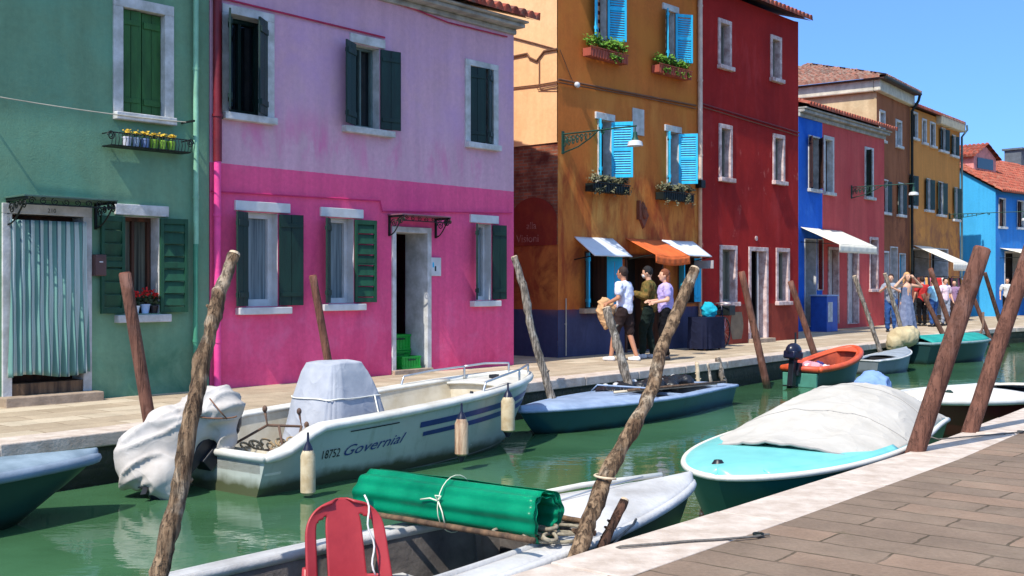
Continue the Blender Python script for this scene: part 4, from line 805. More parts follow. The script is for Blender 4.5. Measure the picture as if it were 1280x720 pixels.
post('red brown post before the clothes stall, upper of the leaning pair', [(1163, 336), (1189, 412)], 29.8, 29.8, .065, .075, m_post)
post('shorter rust coloured post before the clothes stall', [(1154, 368), (1182, 425)], 28.8, 28.8, .06, .07, m_post)
post('dark red post in front of the cyan house wall', [(1231, 341), (1254, 415)], 34, 34, .06, .075, m_postd)
post('tan post between the thick brown posts near the cyan house', [(1217, 372), (1236, 420)], 33, 33, .06, .07, m_post)
post('thick red brown post behind the mint boat', [(1228, 311), (1145, 562)], 9.35, 9.35, .072, .085, m_post)
post('thick red brown post at the right edge of the picture by the white boat', [(1292, 300), (1214, 535)], 10.7, 10.55, .07, .085, m_post)
post('short grey stub beside the blue boat stern', [(897, 447), (904, 477)], 20.2, 20.1, .065, .08, m_barkg, .1)
post('thin stake near the blue boat stern', [(885, 455), (889, 478)], 19.6, 19.5, .03, .04, m_barkg, .1)
post('pale thin stake beside the blue boat cockpit', [(871, 453), (873, 478)], 19.0, 19.0, .04, .05, M('pale_stake', lin(200, 180, 150), bump=.3), .1)

# ------------------------------------------------------------------ boats
Z = Vector
def sm(t): t = max(0, min(1, t)); return t * t * (3 - 2 * t)
class Boat:
    def __init__(s, name, label, bow, direction, L, B, zs, zb, tr=.8, rake=.45, depth=.35, bowp=(2.4, .8), cat='boat', group=None, bow_depth=None):
        """bow: world xy of the bow tip; direction: from stern to bow; zs, zb: height of the rim at stern and bow (world z)"""
        d = Vector(direction).normalized(); st = Vector(bow) - d * L; s.d, s.L, s.B, s.st = d, L, B, st
        s.zs, s.zb, s.tr, s.rake, s.depth, s.bowp = zs - WZ, zb - WZ, tr, rake, depth, bowp
        s.root = empty(name, (st.x, st.y, WZ), math.atan2(d.y, d.x), label, cat, group)
    def hb(s, t):
        a = s.tr + (1 - s.tr) * sm(t / .42); p, q = s.bowp
        return s.B / 2 * a * (1 if t < .42 else max(0, 1 - ((t - .42) / .58) ** p) ** q)
    def zg(s, t): return s.zs + (s.zb - s.zs) * t ** 1.8
    def pt(s, t, v, side, off=0):
        """v 0 keel .. 1 rim; side +1 port (left), -1 starboard"""
        b = s.hb(t); zk = -s.depth * (1 - t ** 6 * .6); z = zk + (s.zg(t) - zk) * v
        yy = b * (.0 if v <= 0 else min(1, (v / .32) ** .75 * .72 if v < .32 else .72 + .28 * ((v - .32) / .68) ** .8))
        x = s.L * t - s.rake * (1 - v) ** 1.2 * t ** 5
        return Vector((x, side * (yy + off), z))
    def hull(s, mat, name='hull', nt=40, nv=14):
        m = MB()
        for sd_ in (1, -1):
            m.grid(lambda u, v, sd_=sd_: s.pt(u ** .85, v, sd_), nt, nv)
        pr = [s.pt(0, k / nv, -1) for k in range(nv, -1, -1)] + [s.pt(0, k / nv, 1) for k in range(1, nv + 1)]
        m.add(pr, [tuple(range(len(pr)))])
        return m.build(name, mat, s.root, smooth=True)
    def rim(s, mat, w=.05, h=.04, name='rub_rail', out=.015, dz=.0, transom=True):
        m = MB(); ts = [k / 50 for k in range(51)]
        def sec(t, sd_): p = s.pt(t, 1, sd_); return p
        P_ = [s.pt(1 - (1 - t) ** 1.5 if t > 0 else 0, 1, -1, out if t < 1 else 0) for t in ts] + [s.pt(1 - (1 - t) ** 1.5 if t > 0 else 0, 1, 1, out) for t in reversed(ts[:-1])]
        P_ = [p + Vector((.0, 0, dz)) for p in P_]; m.tube(P_, w / 2, 8)
        if transom: m.tube([P_[0], P_[-1]], w / 2, 8)
        return m.build(name, mat, s.root, smooth='all')
    def deck(s, mat, t0, t1, w0=0.0, name='deck', camber=.05, dz=-.0, side=None, inner=None, thick=.03, nu=24):
        """full-width deck from t0 to t1, or side decks of width w0 when inner given"""
        m = MB()
        if inner is None:
            m.grid(lambda u, v: (lambda p: Vector((p.x, p.y * (2 * v - 1), p.z + dz + camber * (1 - (2 * v - 1) ** 2))))(s.pt(t0 + (t1 - t0) * (1 - (1 - u) ** 1.5), 1, 1, -.002)), nu, 12)
        else:
            for sd_ in (1, -1):
                m.grid(lambda u, v, sd_=sd_: (lambda p, b: Vector((p.x, sd_ * (b - v * inner), p.z + dz + .012 * math.sin(v * 3.1))))(s.pt(t0 + (t1 - t0) * u, 1, 1), max(s.hb(t0 + (t1 - t0) * u), inner)), nu, 4)
        return m.build(name, mat, s.root, smooth='all', solid=thick)
    def inner(s, mat, t0, t1, inset, floor, name='cockpit', front=True, back=True, dz=0):
        m = MB(); n = 24
        rows = []
        for k in range(n + 1):
            t = t0 + (t1 - t0) * k / n; b = max(.05, s.hb(t) - inset); z = s.zg(t) + dz; x = s.L * t; bf = b * .82
            rows.append([Vector((x, -b, z)), Vector((x, -b + .01, z - .08)), Vector((x, -bf, floor)), Vector((x, -bf * .3, floor - .01)), Vector((x, bf * .3, floor - .01)), Vector((x, bf, floor)), Vector((x, b - .01, z - .08)), Vector((x, b, z))])
        vs = [v for r in rows for v in r]; fs = [(i * 8 + j, (i + 1) * 8 + j, (i + 1) * 8 + j + 1, i * 8 + j + 1) for i in range(n) for j in range(7)]
        m.add(vs, fs)
        if front: m.add(rows[-1], [tuple(range(8))])
        if back: m.add(rows[0], [tuple(range(8))[::-1]])
        return m.build(name, mat, s.root)
    def local(s, wp): 
        p = Vector(wp) - s.root.location; a = -math.atan2(s.d.y, s.d.x); return Vector((p.x * math.cos(a) - p.y * math.sin(a), p.x * math.sin(a) + p.y * math.cos(a), p.z))
    def world(s, x, y, z): n = Vector((-s.d.y, s.d.x)); q = s.st + s.d * x + n * y; return Vector((q.x, q.y, z + WZ))
def hullmat(name, c, wl=lin(60, 66, 48), c2=None, zl=.05, rough=.35):
    s = N(name); z = s.axis(2); a = s.n('MapRange'); s.l(s.math('ADD', z, s.math('MULTIPLY', s.math('SUBTRACT', s.noise(4, 5), .5), .16)), a.inputs[0]); a.inputs[1].default_value = zl + .07; a.inputs[2].default_value = zl - .02
    c_ = s.mix(s.ramp(s.noise(1.4, 6, .65), .35, .7), c2 or sc(c, .82), c)
    c_ = s.mix(s.math('MULTIPLY', s.ramp(s.noise(1.2, 6, .7, s.coord((6, 6, .6))), .55, .72), .35), c_, sc(wl, 1.4))
    c_ = s.mix(a.outputs[0], c_, wl)
    return s.done(c_, rough, s.bump(s.noise(3, 3), .06), spec=.5)
m_gel = M('white_gelcoat', lin(214, 212, 204), c2=lin(190, 186, 174), rough=.35, bump=.08, bscale=14); m_cream_in = M('cream_gelcoat', lin(206, 198, 180), c2=lin(184, 172, 148), rough=.5, bump=.1)
m_black = M('black_plastic', lin(26, 28, 34), rough=.4, var=.3, bump=.1); m_chrome = M('stainless_tube', lin(190, 190, 190), metal=.8, rough=.3, bump=0); m_navy = M('navy_cowl', lin(24, 26, 48), rough=.3, var=.2, bump=0)
def outboard(boat, x, y, z, mat, tilt=20, sc_=1.0, name='outboard_motor', tiller=False, cowl_z=.0):
    o = bpy.data.objects.new(name, None); col.objects.link(o); o.parent = boat.root; o.location = (x, y, z); o.rotation_euler = (0, R(tilt), 0); o.scale = (sc_,) * 3
    m = MB(); m.ell((-.16, 0, .38), (.20, .14, .16), 14); m.box(-.33, 0.0, -.13, .13, .22, .38); m.build('cowl', mat, o, smooth=True, bevel=.03)
    m = MB(); m.box(-.22, -.08, -.06, .06, -.55, .24); m.box(-.34, -.02, -.09, .09, -.32, -.30); m.ell((-.16, 0, -.6), (.15, .05, .05), 10); m.box(-.12, -.04, -.01, .01, -.75, -.6); m.build('leg', m_black, o, bevel=.01)
    m = MB(); m.box(-.1, .04, -.1, .1, -.1, .16); m.build('clamp', m_black, o, bevel=.01)
    m = MB()
    for k in range(3): a = k * 2.09; m.beam((-.33, 0, -.6), (-.33, .1 * math.cos(a), -.6 + .1 * math.sin(a)), .05, .012, up=(1, .4, .2))
    m.build('propeller', m_black, o)
    if tiller: m = MB(); m.tube([(-.1, 0, .4), (-.14, 0, .75)], .02, 8); m.build('tiller', m_black, o)
    return o
def fabric(name, c, c2=None, sc=2.5):
    s = N(name); c_ = s.mix(s.ramp(s.noise(sc, 6, .65), .35, .7), c2 or sc_dark(c), c)
    rg = lambda k, d: s.math('POWER', s.math('SUBTRACT', 1.0, s.math('ABSOLUTE', s.math('SUBTRACT', s.math('MULTIPLY', s.noise(k, 2, .5, None, d), 2.0), 1.0))), 9.0)
    h = s.math('ADD', s.math('ADD', s.math('MULTIPLY', rg(1.5, .5), .9), s.math('MULTIPLY', rg(3.2, .5), .25)), s.math('ADD', s.math('MULTIPLY', s.noise(7, 5, .6), .5), s.math('MULTIPLY', s.noise(70, 2), .12)))
    return s.done(c_, .9, s.bump(h, .33, .03), spec=.12)
def sc_dark(c): return (c[0] * .8, c[1] * .8, c[2] * .82, 1)
m_canvas = fabric('pale_canvas', lin(196, 190, 184), lin(172, 164, 156)); m_canvasb = fabric('blue_grey_tarpaulin', lin(176, 178, 184), lin(150, 154, 164)); m_canvast = fabric('beige_canvas', lin(196, 182, 146), lin(168, 150, 116)); m_canvasw = fabric('grey_white_cover', lin(194, 188, 178), lin(176, 170, 160)); m_tarpb = fabric('faded_blue_tarp', lin(130, 160, 205))
def wrinkle(amp, f=2.5, droop=0):
    def fn(co, no):
        w = amp * (1 - abs(mnoise.noise(co * f + Vector((3, 1, 0))))) ** 4 * 1.6 + amp * .8 * mnoise.noise(co * f * 2.4) + amp * .35 * mnoise.noise(co * f * 6)
        return co + no * w
    return fn

# --- the white motor boat
W_ = Boat('motor_boat', 'white open motor boat with blue stripes and covered console beside the pink house', (.15, 13.9), (.615, .788), 4.66, 1.45, -.12, .28, tr=.92, rake=.75, bowp=(2.6, .62))
W_.zg = lambda t: (.36 + .20 * sm((t - .03) / .13) + .24 * t ** 1.5)
m_wh = hullmat('white_hull', lin(176, 182, 172), lin(78, 82, 58), zl=.1); W_.hull(m_wh)
W_.rim(m_gel, .085, name='rub_rail', out=.0); W_.deck(m_gel, .03, .80, inner=.15, name='side_deck', dz=.012); W_.deck(m_gel, .79, 1, name='foredeck', camber=.04, dz=-.03)
W_.inner(m_cream_in, .05, .80, .14, .12)
m = MB(); m.box(.0, .24, -.62, .62, .18, .34); m.build('transom_deck', m_gel, W_.root, bevel=.03)
m = MB(); m.box(2.9, 3.0, -.55, .55, .12, .40); m.box(2.6, 3.7, -.5, .5, .36, .40); m.build('bow_seat', m_cream_in, W_.root, bevel=.02)
def decal(boat, f2, name, mat, side=-1, off=.006): return None
def strip(boat, t0, t1, v0, v1, name, mat, side=-1, off=.006, taper=0):
    m = MB(); m.grid(lambda u, v: boat.pt(t0 + (t1 - t0) * u, v0 + (v1 - v0) * v * (1 - taper * (1 - u)) + (.0), side, off), 40, 2); return m.build(name, mat, boat.root, smooth='all')
m_bst = M('navy_decal', lin(34, 52, 112), rough=.4, bump=0); m_blk = M('black_lettering', lin(22, 26, 34), rough=.5, bump=0)
strip(W_, .445, .93, .70, .765, 'blue_stripe', m_bst, taper=.3); strip(W_, .43, .93, .80, .86, 'blue_stripe', m_bst); strip(W_, .22, .36, .90, .912, 'blue_stripe', m_blk)
strip(W_, .0, .94, .35, .36, 'hull_seam', M('hull_seam', lin(130, 130, 118), bump=0), off=.003)
def hulltext(boat, txt, size, t0, v0, mat, shear=0, slope=0, sx=1.0):
    def fn(x, y, z):
        t = t0 + (x * sx) / boat.L; zk = -boat.depth; v = v0 + (y + slope * x) / (boat.zg(t) - zk); return boat.pt(t, v, -1, .007)
    text_mb(txt, size, fn, shear=shear).build('lettering', mat, boat.root)
hulltext(W_, '18752', .120, .150, .66, m_blk, sx=.80); hulltext(W_, 'Governial', .145, .205, .65, m_bst, shear=.45, slope=.05, sx=1.4)
def rail(boat, pts, r=.014, name='bow_rail'):
    m = MB(); Q = []
    for i in range(len(pts) - 1):
        for k in range(4): Q.append(Vector(pts[i]).lerp(Vector(pts[i + 1]), k / 4))
    Q.append(Vector(pts[-1])); m.tube(Q, r, 8); return m.build(name, m_chrome, boat.root, smooth='all')
for sd_ in (1, -1):
    a = W_.pt(.66, 1, sd_, -.05); b = W_.pt(.86, 1, sd_, -.05); c = W_.pt(.975, 1, sd_, -.03); u = Vector((0, 0, .15))
    rail(W_, [a, a + u * .9 + Vector((.06, 0, 0)), W_.pt(.76, 1, sd_, -.05) + u, b + u, b]); rail(W_, [b + u * 1.0, (b + c) / 2 + u * 1.05 + Vector((0, sd_ * .03, 0)), c + u * .9, c])
m = MB(); m.tube([W_.pt(.62, 1, -1, -.08) + Vector((0, 0, .0)), W_.pt(.62, 1, -1, -.08) + Vector((.02, 0, .06))], .02, 8); m.box(4.0, 4.12, -.03, .03, .78, .82); m.build('cleat', m_black, W_.root)
mo = outboard(W_, -.02, .12, .28, m_black, 48, 1.0)
# covers and gear of the white boat
cx_, cy_ = 1.72, .02; wp = W_.world(cx_ - .22, cy_ + .02, .12)
e = empty('console_cover', wp, W_.root.rotation_euler[2], 'blue grey tarpaulin draped over the console of the white motor boat', 'boat cover')
m = MB(); prof = [(0, .56, .44), (.2, .50, .41), (.6, .40, .34), (.9, .29, .26), (.99, .24, .22), (1.01, .12, .12)]
def cons(u, v):
    k = v * (len(prof) - 1); i = min(int(k), len(prof) - 2); f = k - i; z = prof[i][0] * (1 - f) + prof[i + 1][0] * f; a = prof[i][1] * (1 - f) + prof[i + 1][1] * f; b = prof[i][2] * (1 - f) + prof[i + 1][2] * f
    th = 2 * math.pi * u; ct, st_ = math.cos(th), math.sin(th); p = .45; x = a * math.copysign(abs(ct) ** p, ct); y = b * math.copysign(abs(st_) ** p, st_)
    q = Vector((x + .03 * z - .05 * z * z, y, z)); fold = 1 + (.07 * mnoise.noise(Vector((ct * 2.2, st_ * 2.2, z * 1.3))) + .022 * math.sin(th * 7 + z * 3) + .05 * max(0, 1 - abs(mnoise.noise(Vector((ct * 3, st_ * 3, z * .6 + 4)))) * 7)) * (1 - z * .5); return Vector((q.x * fold, q.y * fold, q.z + .012 * mnoise.noise(q * 6)))
m.grid(cons, 96, 30); m.add([cons(k / 24, 1) for k in range(24)], [tuple(range(24))]); m.build('tarpaulin', m_canvasb, e, smooth='all')
m = MB(); m.tube([Vector(cons(k / 40, .42)) * 1.02 for k in range(40)], .007, 5, closed=True); m.tube([cons(.8, .42) * 1.03, cons(.8, .2) * 1.03, cons(.79, .02) * 1.03], .007, 5); m.build('cord', M('white_cord', lin(225, 222, 210), bump=0), e, smooth='all')
mc = at(222, 550, 10.0); e = empty('motor_cover', (mc.x, mc.y, WZ - .03), 0, 'large pale crumpled canvas over the raised outboard of the white boat', 'motor cover')
def mcp(px, py, D): return at(px, py, D) - e.location
m = MB()
for px, py, D, rx, ry, rz in ((268, 512, 10.3, .24, .24, .22), (258, 500, 10.35, .22, .2, .17), (240, 530, 10.25, .25, .22, .25), (215, 548, 10.1, .27, .22, .27), (190, 566, 10.0, .28, .22, .25), (178, 580, 9.95, .25, .2, .24), (205, 592, 9.9, .22, .18, .22), (282, 535, 10.3, .12, .16, .3)):
    m.ell(mcp(px, py, D), (rx, ry, rz), 16)
ax = Vector((.8, 0, .6))
def mwr(co, no):
    f = co.dot(Vector((-.5, .2, .85))); g_ = co.dot(Vector((.85, 0, .5)))
    w = .055 * (1 - abs(mnoise.noise(Vector((g_ * .8, f * 3.2, co.y)))) * 2) ** 3 + .04 * (1 - abs(mnoise.noise(Vector((g_ * 1.6 + 4, f * 6.5, co.y * 1.5)))) * 2) ** 3 + .05 * mnoise.noise(co * 1.8)
    return co + no * (w - .015)
remesh(m, 'canvas', m_canvas, e, .022, 4, mwr)
m = MB(); m.tube([mcp(272 + 24 * math.cos(k * .3), 517 + 3 * math.sin(k * .3) + 3, 10.05) for k in range(11)], .008, 6); m.tube([mcp(262, 498, 10.02), mcp(275, 514, 9.98), mcp(284, 524, 10.0)], .007, 6); m.build('cord', m_wire, e, smooth='all')
def fender(px, y0, y1, D, r, label, c, cap):
    a, b = at(px, y0, D), at(px + 2, y1, D); e = empty('fender', b, 0, label, 'fender', 'fenders hung along the white boat'); h = a.z - b.z
    m = MB(); m.lathe([(r * .5, .02), (r, .05), (r, h - .07), (r * .7, h - .02)], (0, 0, 0), 16); m.build('body', c, e, smooth=True)
    m = MB(); m.lathe([(r * .85, h - .05), (r * .5, h + .02), (.012, h + .06), (.01, h + .14)], (0, 0, 0), 12)
    if cap: m.lathe([(r * .3, -.03), (r * .7, .03), (r * .5, .045)], (0, 0, 0), 12)
    m.build('rope_cap', m_navy, e, smooth=True)
m_fend = M('stained_cream_rubber', lin(206, 190, 158), c2=lin(170, 148, 112), scale=8, rough=.6, bump=.2)
fender(383, 560, 622, 9.9, .068, 'round cream fender with navy cap nearest the white boat stern', m_fend, 0)
fender(575, 521, 573, 11.35, .07, 'split cream fender hanging midway along the white boat', M('split_fender', lin(206, 180, 150), c2=lin(140, 100, 74), scale=5, bump=.5, stretch=(3, 3, .5)), 1)
fender(633, 494, 543, 12.4, .078, 'whitish fender hanging below the white boat bow', m_fend, 1)
e = empty('anchor', W_.world(.42, -.1, .30), W_.root.rotation_euler[2], 'rusty folding anchors and looped chain on the white boat stern', 'anchor'); m_rust = M('rusty_iron', lin(120, 92, 74), c2=lin(84, 66, 58), bump=.4, metal=.2)
m = MB()
for pts in (((-.25, .3, .02), (.15, .1, .25), (.12, .1, .40)), ((.15, .1, .25), (.45, -.05, .22), (.42, -.05, .36)), ((.45, -.05, .22), (.2, -.25, .0)), ((.25, .05, .24), (.18, -.1, .02)), ((.55, 0, .2), (.5, -.12, .05)), ((-.1, .0, .03), (.3, -.2, .04))):
    m.tube([Z(p) for p in pts], .014, 6)
for p in ((.12, .1, .41), (.42, -.05, .37), (.56, 0, .22)): m.ell(p, (.025, .025, .035), 8)
m.build('anchor_arms', m_rust, e, smooth='all')
m = MB()
for cx2, cy2, rr in ((-.12, .12, .08), (.05, -.05, .07), (.5, -.05, .06), (-.02, .1, .09), (-.2, -.02, .06), (.25, .05, .08)): m.tube([(cx2 + rr * math.cos(k * .45) + .01 * k, cy2 + rr * .7 * math.sin(k * .45), .03 + rr * .4 + rr * math.sin(k * .45 + cx2) * .5) for k in range(22)], .011, 6)
m.build('rope_loops', M('dirty_rope', lin(150, 128, 96), bump=.4), e, smooth='all')

# --- the blue boat under the orange house
B_ = Boat('blue_boat', 'long dark teal boat with pale blue deck moored below the orange house', (.10, 13.85), (-.603, -.797), 5.15, 1.35, -.20, -.18, tr=.72, rake=.5, bowp=(2.0, .75))
B_.hull(hullmat('teal_hull', lin(24, 78, 84), lin(20, 36, 28), zl=.02)); m_bd = M('pale_blue_deck', lin(150, 168, 194), c2=lin(124, 142, 168), rough=.5, bump=.08); B_.rim(m_bd, .05)
B_.deck(m_bd, .52, 1, camber=.06); B_.deck(m_bd, 0, .53, inner=.16, name='side_deck'); B_.deck(m_bd, 0, .09, name='stern_deck', camber=.02); B_.inner(M('boat_interior', lin(110, 112, 112), var=.3), .08, .53, .15, .02)
m = MB(); m.tube([B_.pt(.53, 1, 1) + Z((0, -.15, .06)), (B_.L * .53, .4, .46), (B_.L * .53, -.4, .46), B_.pt(.53, 1, -1) + Z((0, .15, .06))], .012, 6); m.build('coaming', m_bd, B_.root, smooth='all')
for xx in (1.2, 2.0): m = MB(); m.box(xx, xx + .15, -.5, .5, .22, .25); m.build('thwart', m_bd, B_.root, bevel=.006)
e = empty('net_floats', B_.world(1.55, .02, .3), B_.root.rotation_euler[2], 'dark fishing net with white floats heaped in the blue boat cockpit', 'fishing net')
m = MB()
for k in range(15): m.ell((-1.1 + k * .15, -.28 + .08 * math.sin(k * 2.1), .06 + .03 * math.sin(k * 1.3)), (.12, .2, .08), 10)
remesh(m, 'net', m_black, e, .02, 2, wrinkle(.02, 7)); m = MB()
for k in range(11): m.ell((-1.05 + k * .2, -.40 + .03 * math.sin(k * 3), .12 + .02 * math.cos(k * 2)), (.055, .05, .035), 8)
m.build('float', m_white, e, smooth='all'); tag(e.children[-1], kind='stuff')
for k, (xa_, xb_, yy) in enumerate(((.5, 3.2, .38), (.4, 3.0, .48))):
    lb = ('pale long pole lying along the far side of the blue boat', 'thin brown pole lying on the blue boat next to the pale one')[k]
    m = MB(); p0, p1 = B_.world(xa_, yy, .36 + .03 * k), B_.world(xb_, yy - .2, .42 + .02 * k); m.tube([(0, 0, 0), p1 - p0], .02, 8); o = m.build('long_pole', (M('pale_wood', lin(200, 185, 160), bump=.2), m_wood)[k], smooth='all'); o.location = p0; tag(o, lb, 'pole')

# --- the boat whose bow enters at the far left
A_ = Boat('green_boat', 'dark green boat with grey blue deck, only its bow showing by the quay', (-3.48, 9.25), (.76, .65), 4.6, 1.45, -.08, -.02, tr=.8, rake=.9, bowp=(1.7, .75))
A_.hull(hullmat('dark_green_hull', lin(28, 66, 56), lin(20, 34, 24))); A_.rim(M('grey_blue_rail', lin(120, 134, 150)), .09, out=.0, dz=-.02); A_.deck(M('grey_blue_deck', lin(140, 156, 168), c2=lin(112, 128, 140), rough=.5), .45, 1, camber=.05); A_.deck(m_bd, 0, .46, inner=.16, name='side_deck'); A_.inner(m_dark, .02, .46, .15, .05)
m = MB(); m.ell((4.36, 0, .50), (.05, .03, .03), 8); m.build('cleat', m_white, A_.root, smooth=True)

# --- the orange dinghy
D_ = Boat('dinghy', 'small orange open dinghy with green transom below the dark red house', (6.82, 22.05), (.72, .69), 1.95, .98, -.16, .16, tr=.82, rake=.5, bowp=(2.4, .6))
D_.hull(hullmat('dark_hull', lin(40, 66, 60), lin(24, 34, 26))); m_or = M('orange_gelcoat', lin(214, 92, 52), c2=lin(180, 70, 44), rough=.5); D_.rim(m_or, .12, out=-.01); D_.deck(m_or, .0, .93, inner=.1, name='side_deck'); D_.deck(m_or, .86, 1, name='foredeck', camber=.02); D_.inner(M('orange_interior', lin(190, 84, 56), c2=lin(110, 52, 44), scale=3), .04, .90, .09, .10)
m = MB(); m.box(-.05, .0, -.36, .36, .0, .26); m.build('transom_board', M('green_transom', lin(70, 130, 112)), D_.root, bevel=.01)
outboard(D_, -.06, .05, .30, m_navy, 8, .95, tiller=True)
e = empty('clothes_bundle', D_.world(.85, .0, .26), D_.root.rotation_euler[2], 'heap of white and pink cloths lying in the orange dinghy', 'cloths'); e.scale = (.8,) * 3; m = MB()
for c_, r_ in (((-.1, -.1, 0), (.5, .2, .1)), ((.45, -.08, .0), (.45, .17, .08)), ((-.45, .05, .05), (.2, .2, .14))): m.ell(c_, r_, 14)
remesh(m, 'white_cloth', fabric('white_cloth', lin(222, 214, 222)), e, .018, 2, wrinkle(.035, 4)); m = MB(); m.ell((-.55, -.08, .1), (.2, .2, .1), 12); m.ell((-.35, .2, .12), (.2, .12, .09), 12); remesh(m, 'pink_cloth', fabric('pink_cloth', lin(225, 150, 160)), e, .018, 2, wrinkle(.03, 5))
m = MB(); m.ell((.1, .22, .1), (.2, .1, .08), 12); remesh(m, 'blue_cloth', fabric('blue_cloth', lin(60, 60, 120)), e, .018, 2, wrinkle(.03, 5))
# driftwood and weed hanging at the post by the dinghy
# --- the teal covered boat with beige-wrapped motor
E_ = Boat('teal_boat', 'dark boat with flat teal cover beyond the orange dinghy', (12.35, 28.9), (.80, .60), 3.35, 1.5, .0, .02, tr=.8, rake=.5)
E_.hull(hullmat('dark_teal_hull', lin(30, 60, 60), lin(20, 34, 26))); E_.rim(M('grey_rail', lin(120, 140, 140)), .07); m_teal = fabric('teal_cover', lin(52, 160, 150), lin(36, 130, 124)); E_.deck(m_teal, 0.02, .86, name='boat_cover', camber=.14, dz=.02); E_.deck(m_trim, .86, 1, name='foredeck')
m = MB(); m.tube([(3.1, 0, .56), (3.4, .05, .8), (3.5, .1, 1.2)], .03, 8); m.build('anchor_pole', m_rust, E_.root, smooth='all')
outboard(E_, -.1, .0, .32, m_navy, 42, 1.1)
mc = E_.world(-.25, 0, .66); e = empty('motor_cover', mc, 0, 'small beige canvas wrapped round the motor of the teal covered boat', 'motor cover'); m = MB(); m.ell((0, 0, 0), (.36, .28, .24), 16); m.ell((-.25, -.1, -.15), (.2, .2, .22), 12); m.ell((.22, .05, .08), (.2, .2, .16), 12); remesh(m, 'canvas', m_canvast, e, .022, 4, wrinkle(.022, 3))
# --- grey skiff end beside it
S_ = Boat('grey_skiff', 'low grey skiff tied up between the grey pole and the teal boat', (9.0, 25.2), (.66, .75), 2.2, .8, -.2, -.05, tr=.7, rake=.3)
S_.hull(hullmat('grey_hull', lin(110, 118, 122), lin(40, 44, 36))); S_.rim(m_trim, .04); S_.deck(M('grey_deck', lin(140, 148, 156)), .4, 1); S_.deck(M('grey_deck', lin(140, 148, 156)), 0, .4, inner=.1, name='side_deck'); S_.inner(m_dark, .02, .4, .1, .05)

# --- the mint boat under its grey cover
F_ = Boat('mint_boat', 'mint turquoise boat with white rim and big grey white cover by the near quay', (1.50, 8.05), (-.53, -.848), 4.75, 1.66, -.02, -.0, tr=.86, rake=.55, bowp=(2.3, .55))
F_.hull(hullmat('dark_teal_green_hull', lin(16, 88, 84), lin(18, 40, 30), zl=.0)); F_.rim(M('cream_rubber', lin(216, 210, 196), rough=.5, var=.06), .05, out=.0); m_mint = M('mint_gelcoat', lin(128, 208, 202), c2=lin(112, 190, 186), scale=2.5, rough=.35, bump=.05); F_.deck(m_mint, .0, 1, camber=.06)
m = MB(); p = F_.pt(.9, 1, 1); m.lathe([(.045, 0), (.05, .02), (.03, .05), (.0, .055)], (F_.L * .955, -.08, F_.zg(.95) + .045), 14); m.build('deck_cap', m_black, F_.root, smooth=True)
m = MB(); m.grid(lambda u, v: (lambda p, q: p.lerp(q, v))(F_.pt(.55 + .4 * (1 - (1 - u) ** 1.3), 1, 1) * 1, F_.pt(.55 + .4 * (1 - (1 - u) ** 1.3), 1, 1) + Z((0, -.07, .05))), 30, 1); m.build('toe_rail', m_mint, F_.root, smooth='all', solid=.01)
e = empty('boat_cover', F_.world(1.8, 0, .48), F_.root.rotation_euler[2], 'domed grey white tarpaulin stretched over the mint turquoise boat', 'boat cover')
def hump(u, v):
    x = -1.88 + 3.4 * u; t = max(0, (x + 1.8) / F_.L); b = F_.hb(t) - .02 - .12 * sm((u - .8) / .2)
    a = (2 * v - 1); H_ = .385 * sm((u + .04) / .25) ** .6 * (1 - .97 * sm((u - .35) / .65) ** .95) + .015
    prof_ = (1 - abs(a) ** 2.6) ** .9
    rib = -.035 * abs(math.sin(u * math.pi * 3.2)) ** .5 * prof_ * (1 - u)
    q = Z((x + (.22 * (1 - a * a) * sm((u - .7) / .3)), a * b, H_ * prof_ + rib + .06 * (1 - a * a) * sm((u - .3) / .5) - .012 + (F_.zg(min(1, max(0, t))) - .48)))
    w = .016 * mnoise.noise(Z((x * 2.5, a * 5, 0))) + .02 * (1 - abs(mnoise.noise(Z((x * 1.6 + a, a * 2.2, 3))))) ** 5
    return q + Z((0, 0, w * prof_ + .02))
m = MB(); m.grid(hump, 90, 50); m.build('tarpaulin', m_canvasw, e, smooth='all', solid=.008)
hemm = fabric('cover_hem', lin(150, 146, 140)); m = MB(); m.tube([hump(k / 40, 0) for k in range(40)] + [hump(1, k / 40) for k in range(41)] + [hump(1 - k / 40, 1) for k in range(1, 41)], .011, 6); m.build('hem', hemm, e, smooth='all')
for us in (.36, .68): m = MB(); m.tube([hump(us, .02 + .96 * k / 40) + Z((0, 0, .004)) for k in range(41)], .006, 5); m.build('seam', hemm, e, smooth='all')
outboard(F_, -.08, -.1, .22, m_black, 5, .9)
mc = F_.world(-.2, -.12, .66); e = empty('motor_cover', mc, F_.root.rotation_euler[2], 'rounded faded blue tarp over the motor behind the grey white cover', 'motor cover'); m = MB(); m.ell((0, 0, 0), (.26, .2, .26), 16); m.ell((-.05, 0, -.2), (.2, .17, .2), 14); remesh(m, 'tarp', m_tarpb, e, .02, 2, wrinkle(.025, 4))

# --- the white and maroon boat at the far right
G_ = Boat('maroon_boat', 'white decked boat with dark maroon hull behind the thick posts', (4.78, 13.15), (-.72, -.69), 3.65, 1.65, -.05, .03, tr=.8, rake=.5, bowp=(2.2, .6))
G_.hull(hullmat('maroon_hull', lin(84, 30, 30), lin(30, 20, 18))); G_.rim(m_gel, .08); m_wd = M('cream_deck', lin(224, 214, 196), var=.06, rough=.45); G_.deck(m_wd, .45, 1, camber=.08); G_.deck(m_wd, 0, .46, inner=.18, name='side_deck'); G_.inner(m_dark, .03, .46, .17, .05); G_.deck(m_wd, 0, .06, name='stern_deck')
m = MB(); m.lathe([(.05, 0), (.05, .025), (.02, .05), (0, .05)], (G_.L * .83, .15, G_.zg(.83) + .07), 14); m.build('deck_cap', m_dgreen, G_.root, smooth=True)
K_ = Boat('grey_boat', 'small pale boat with covered motor at the right edge beyond the maroon boat', (12.4, 19.4), (.85, .5), 3.4, 1.3, -.1, .1, tr=.8)
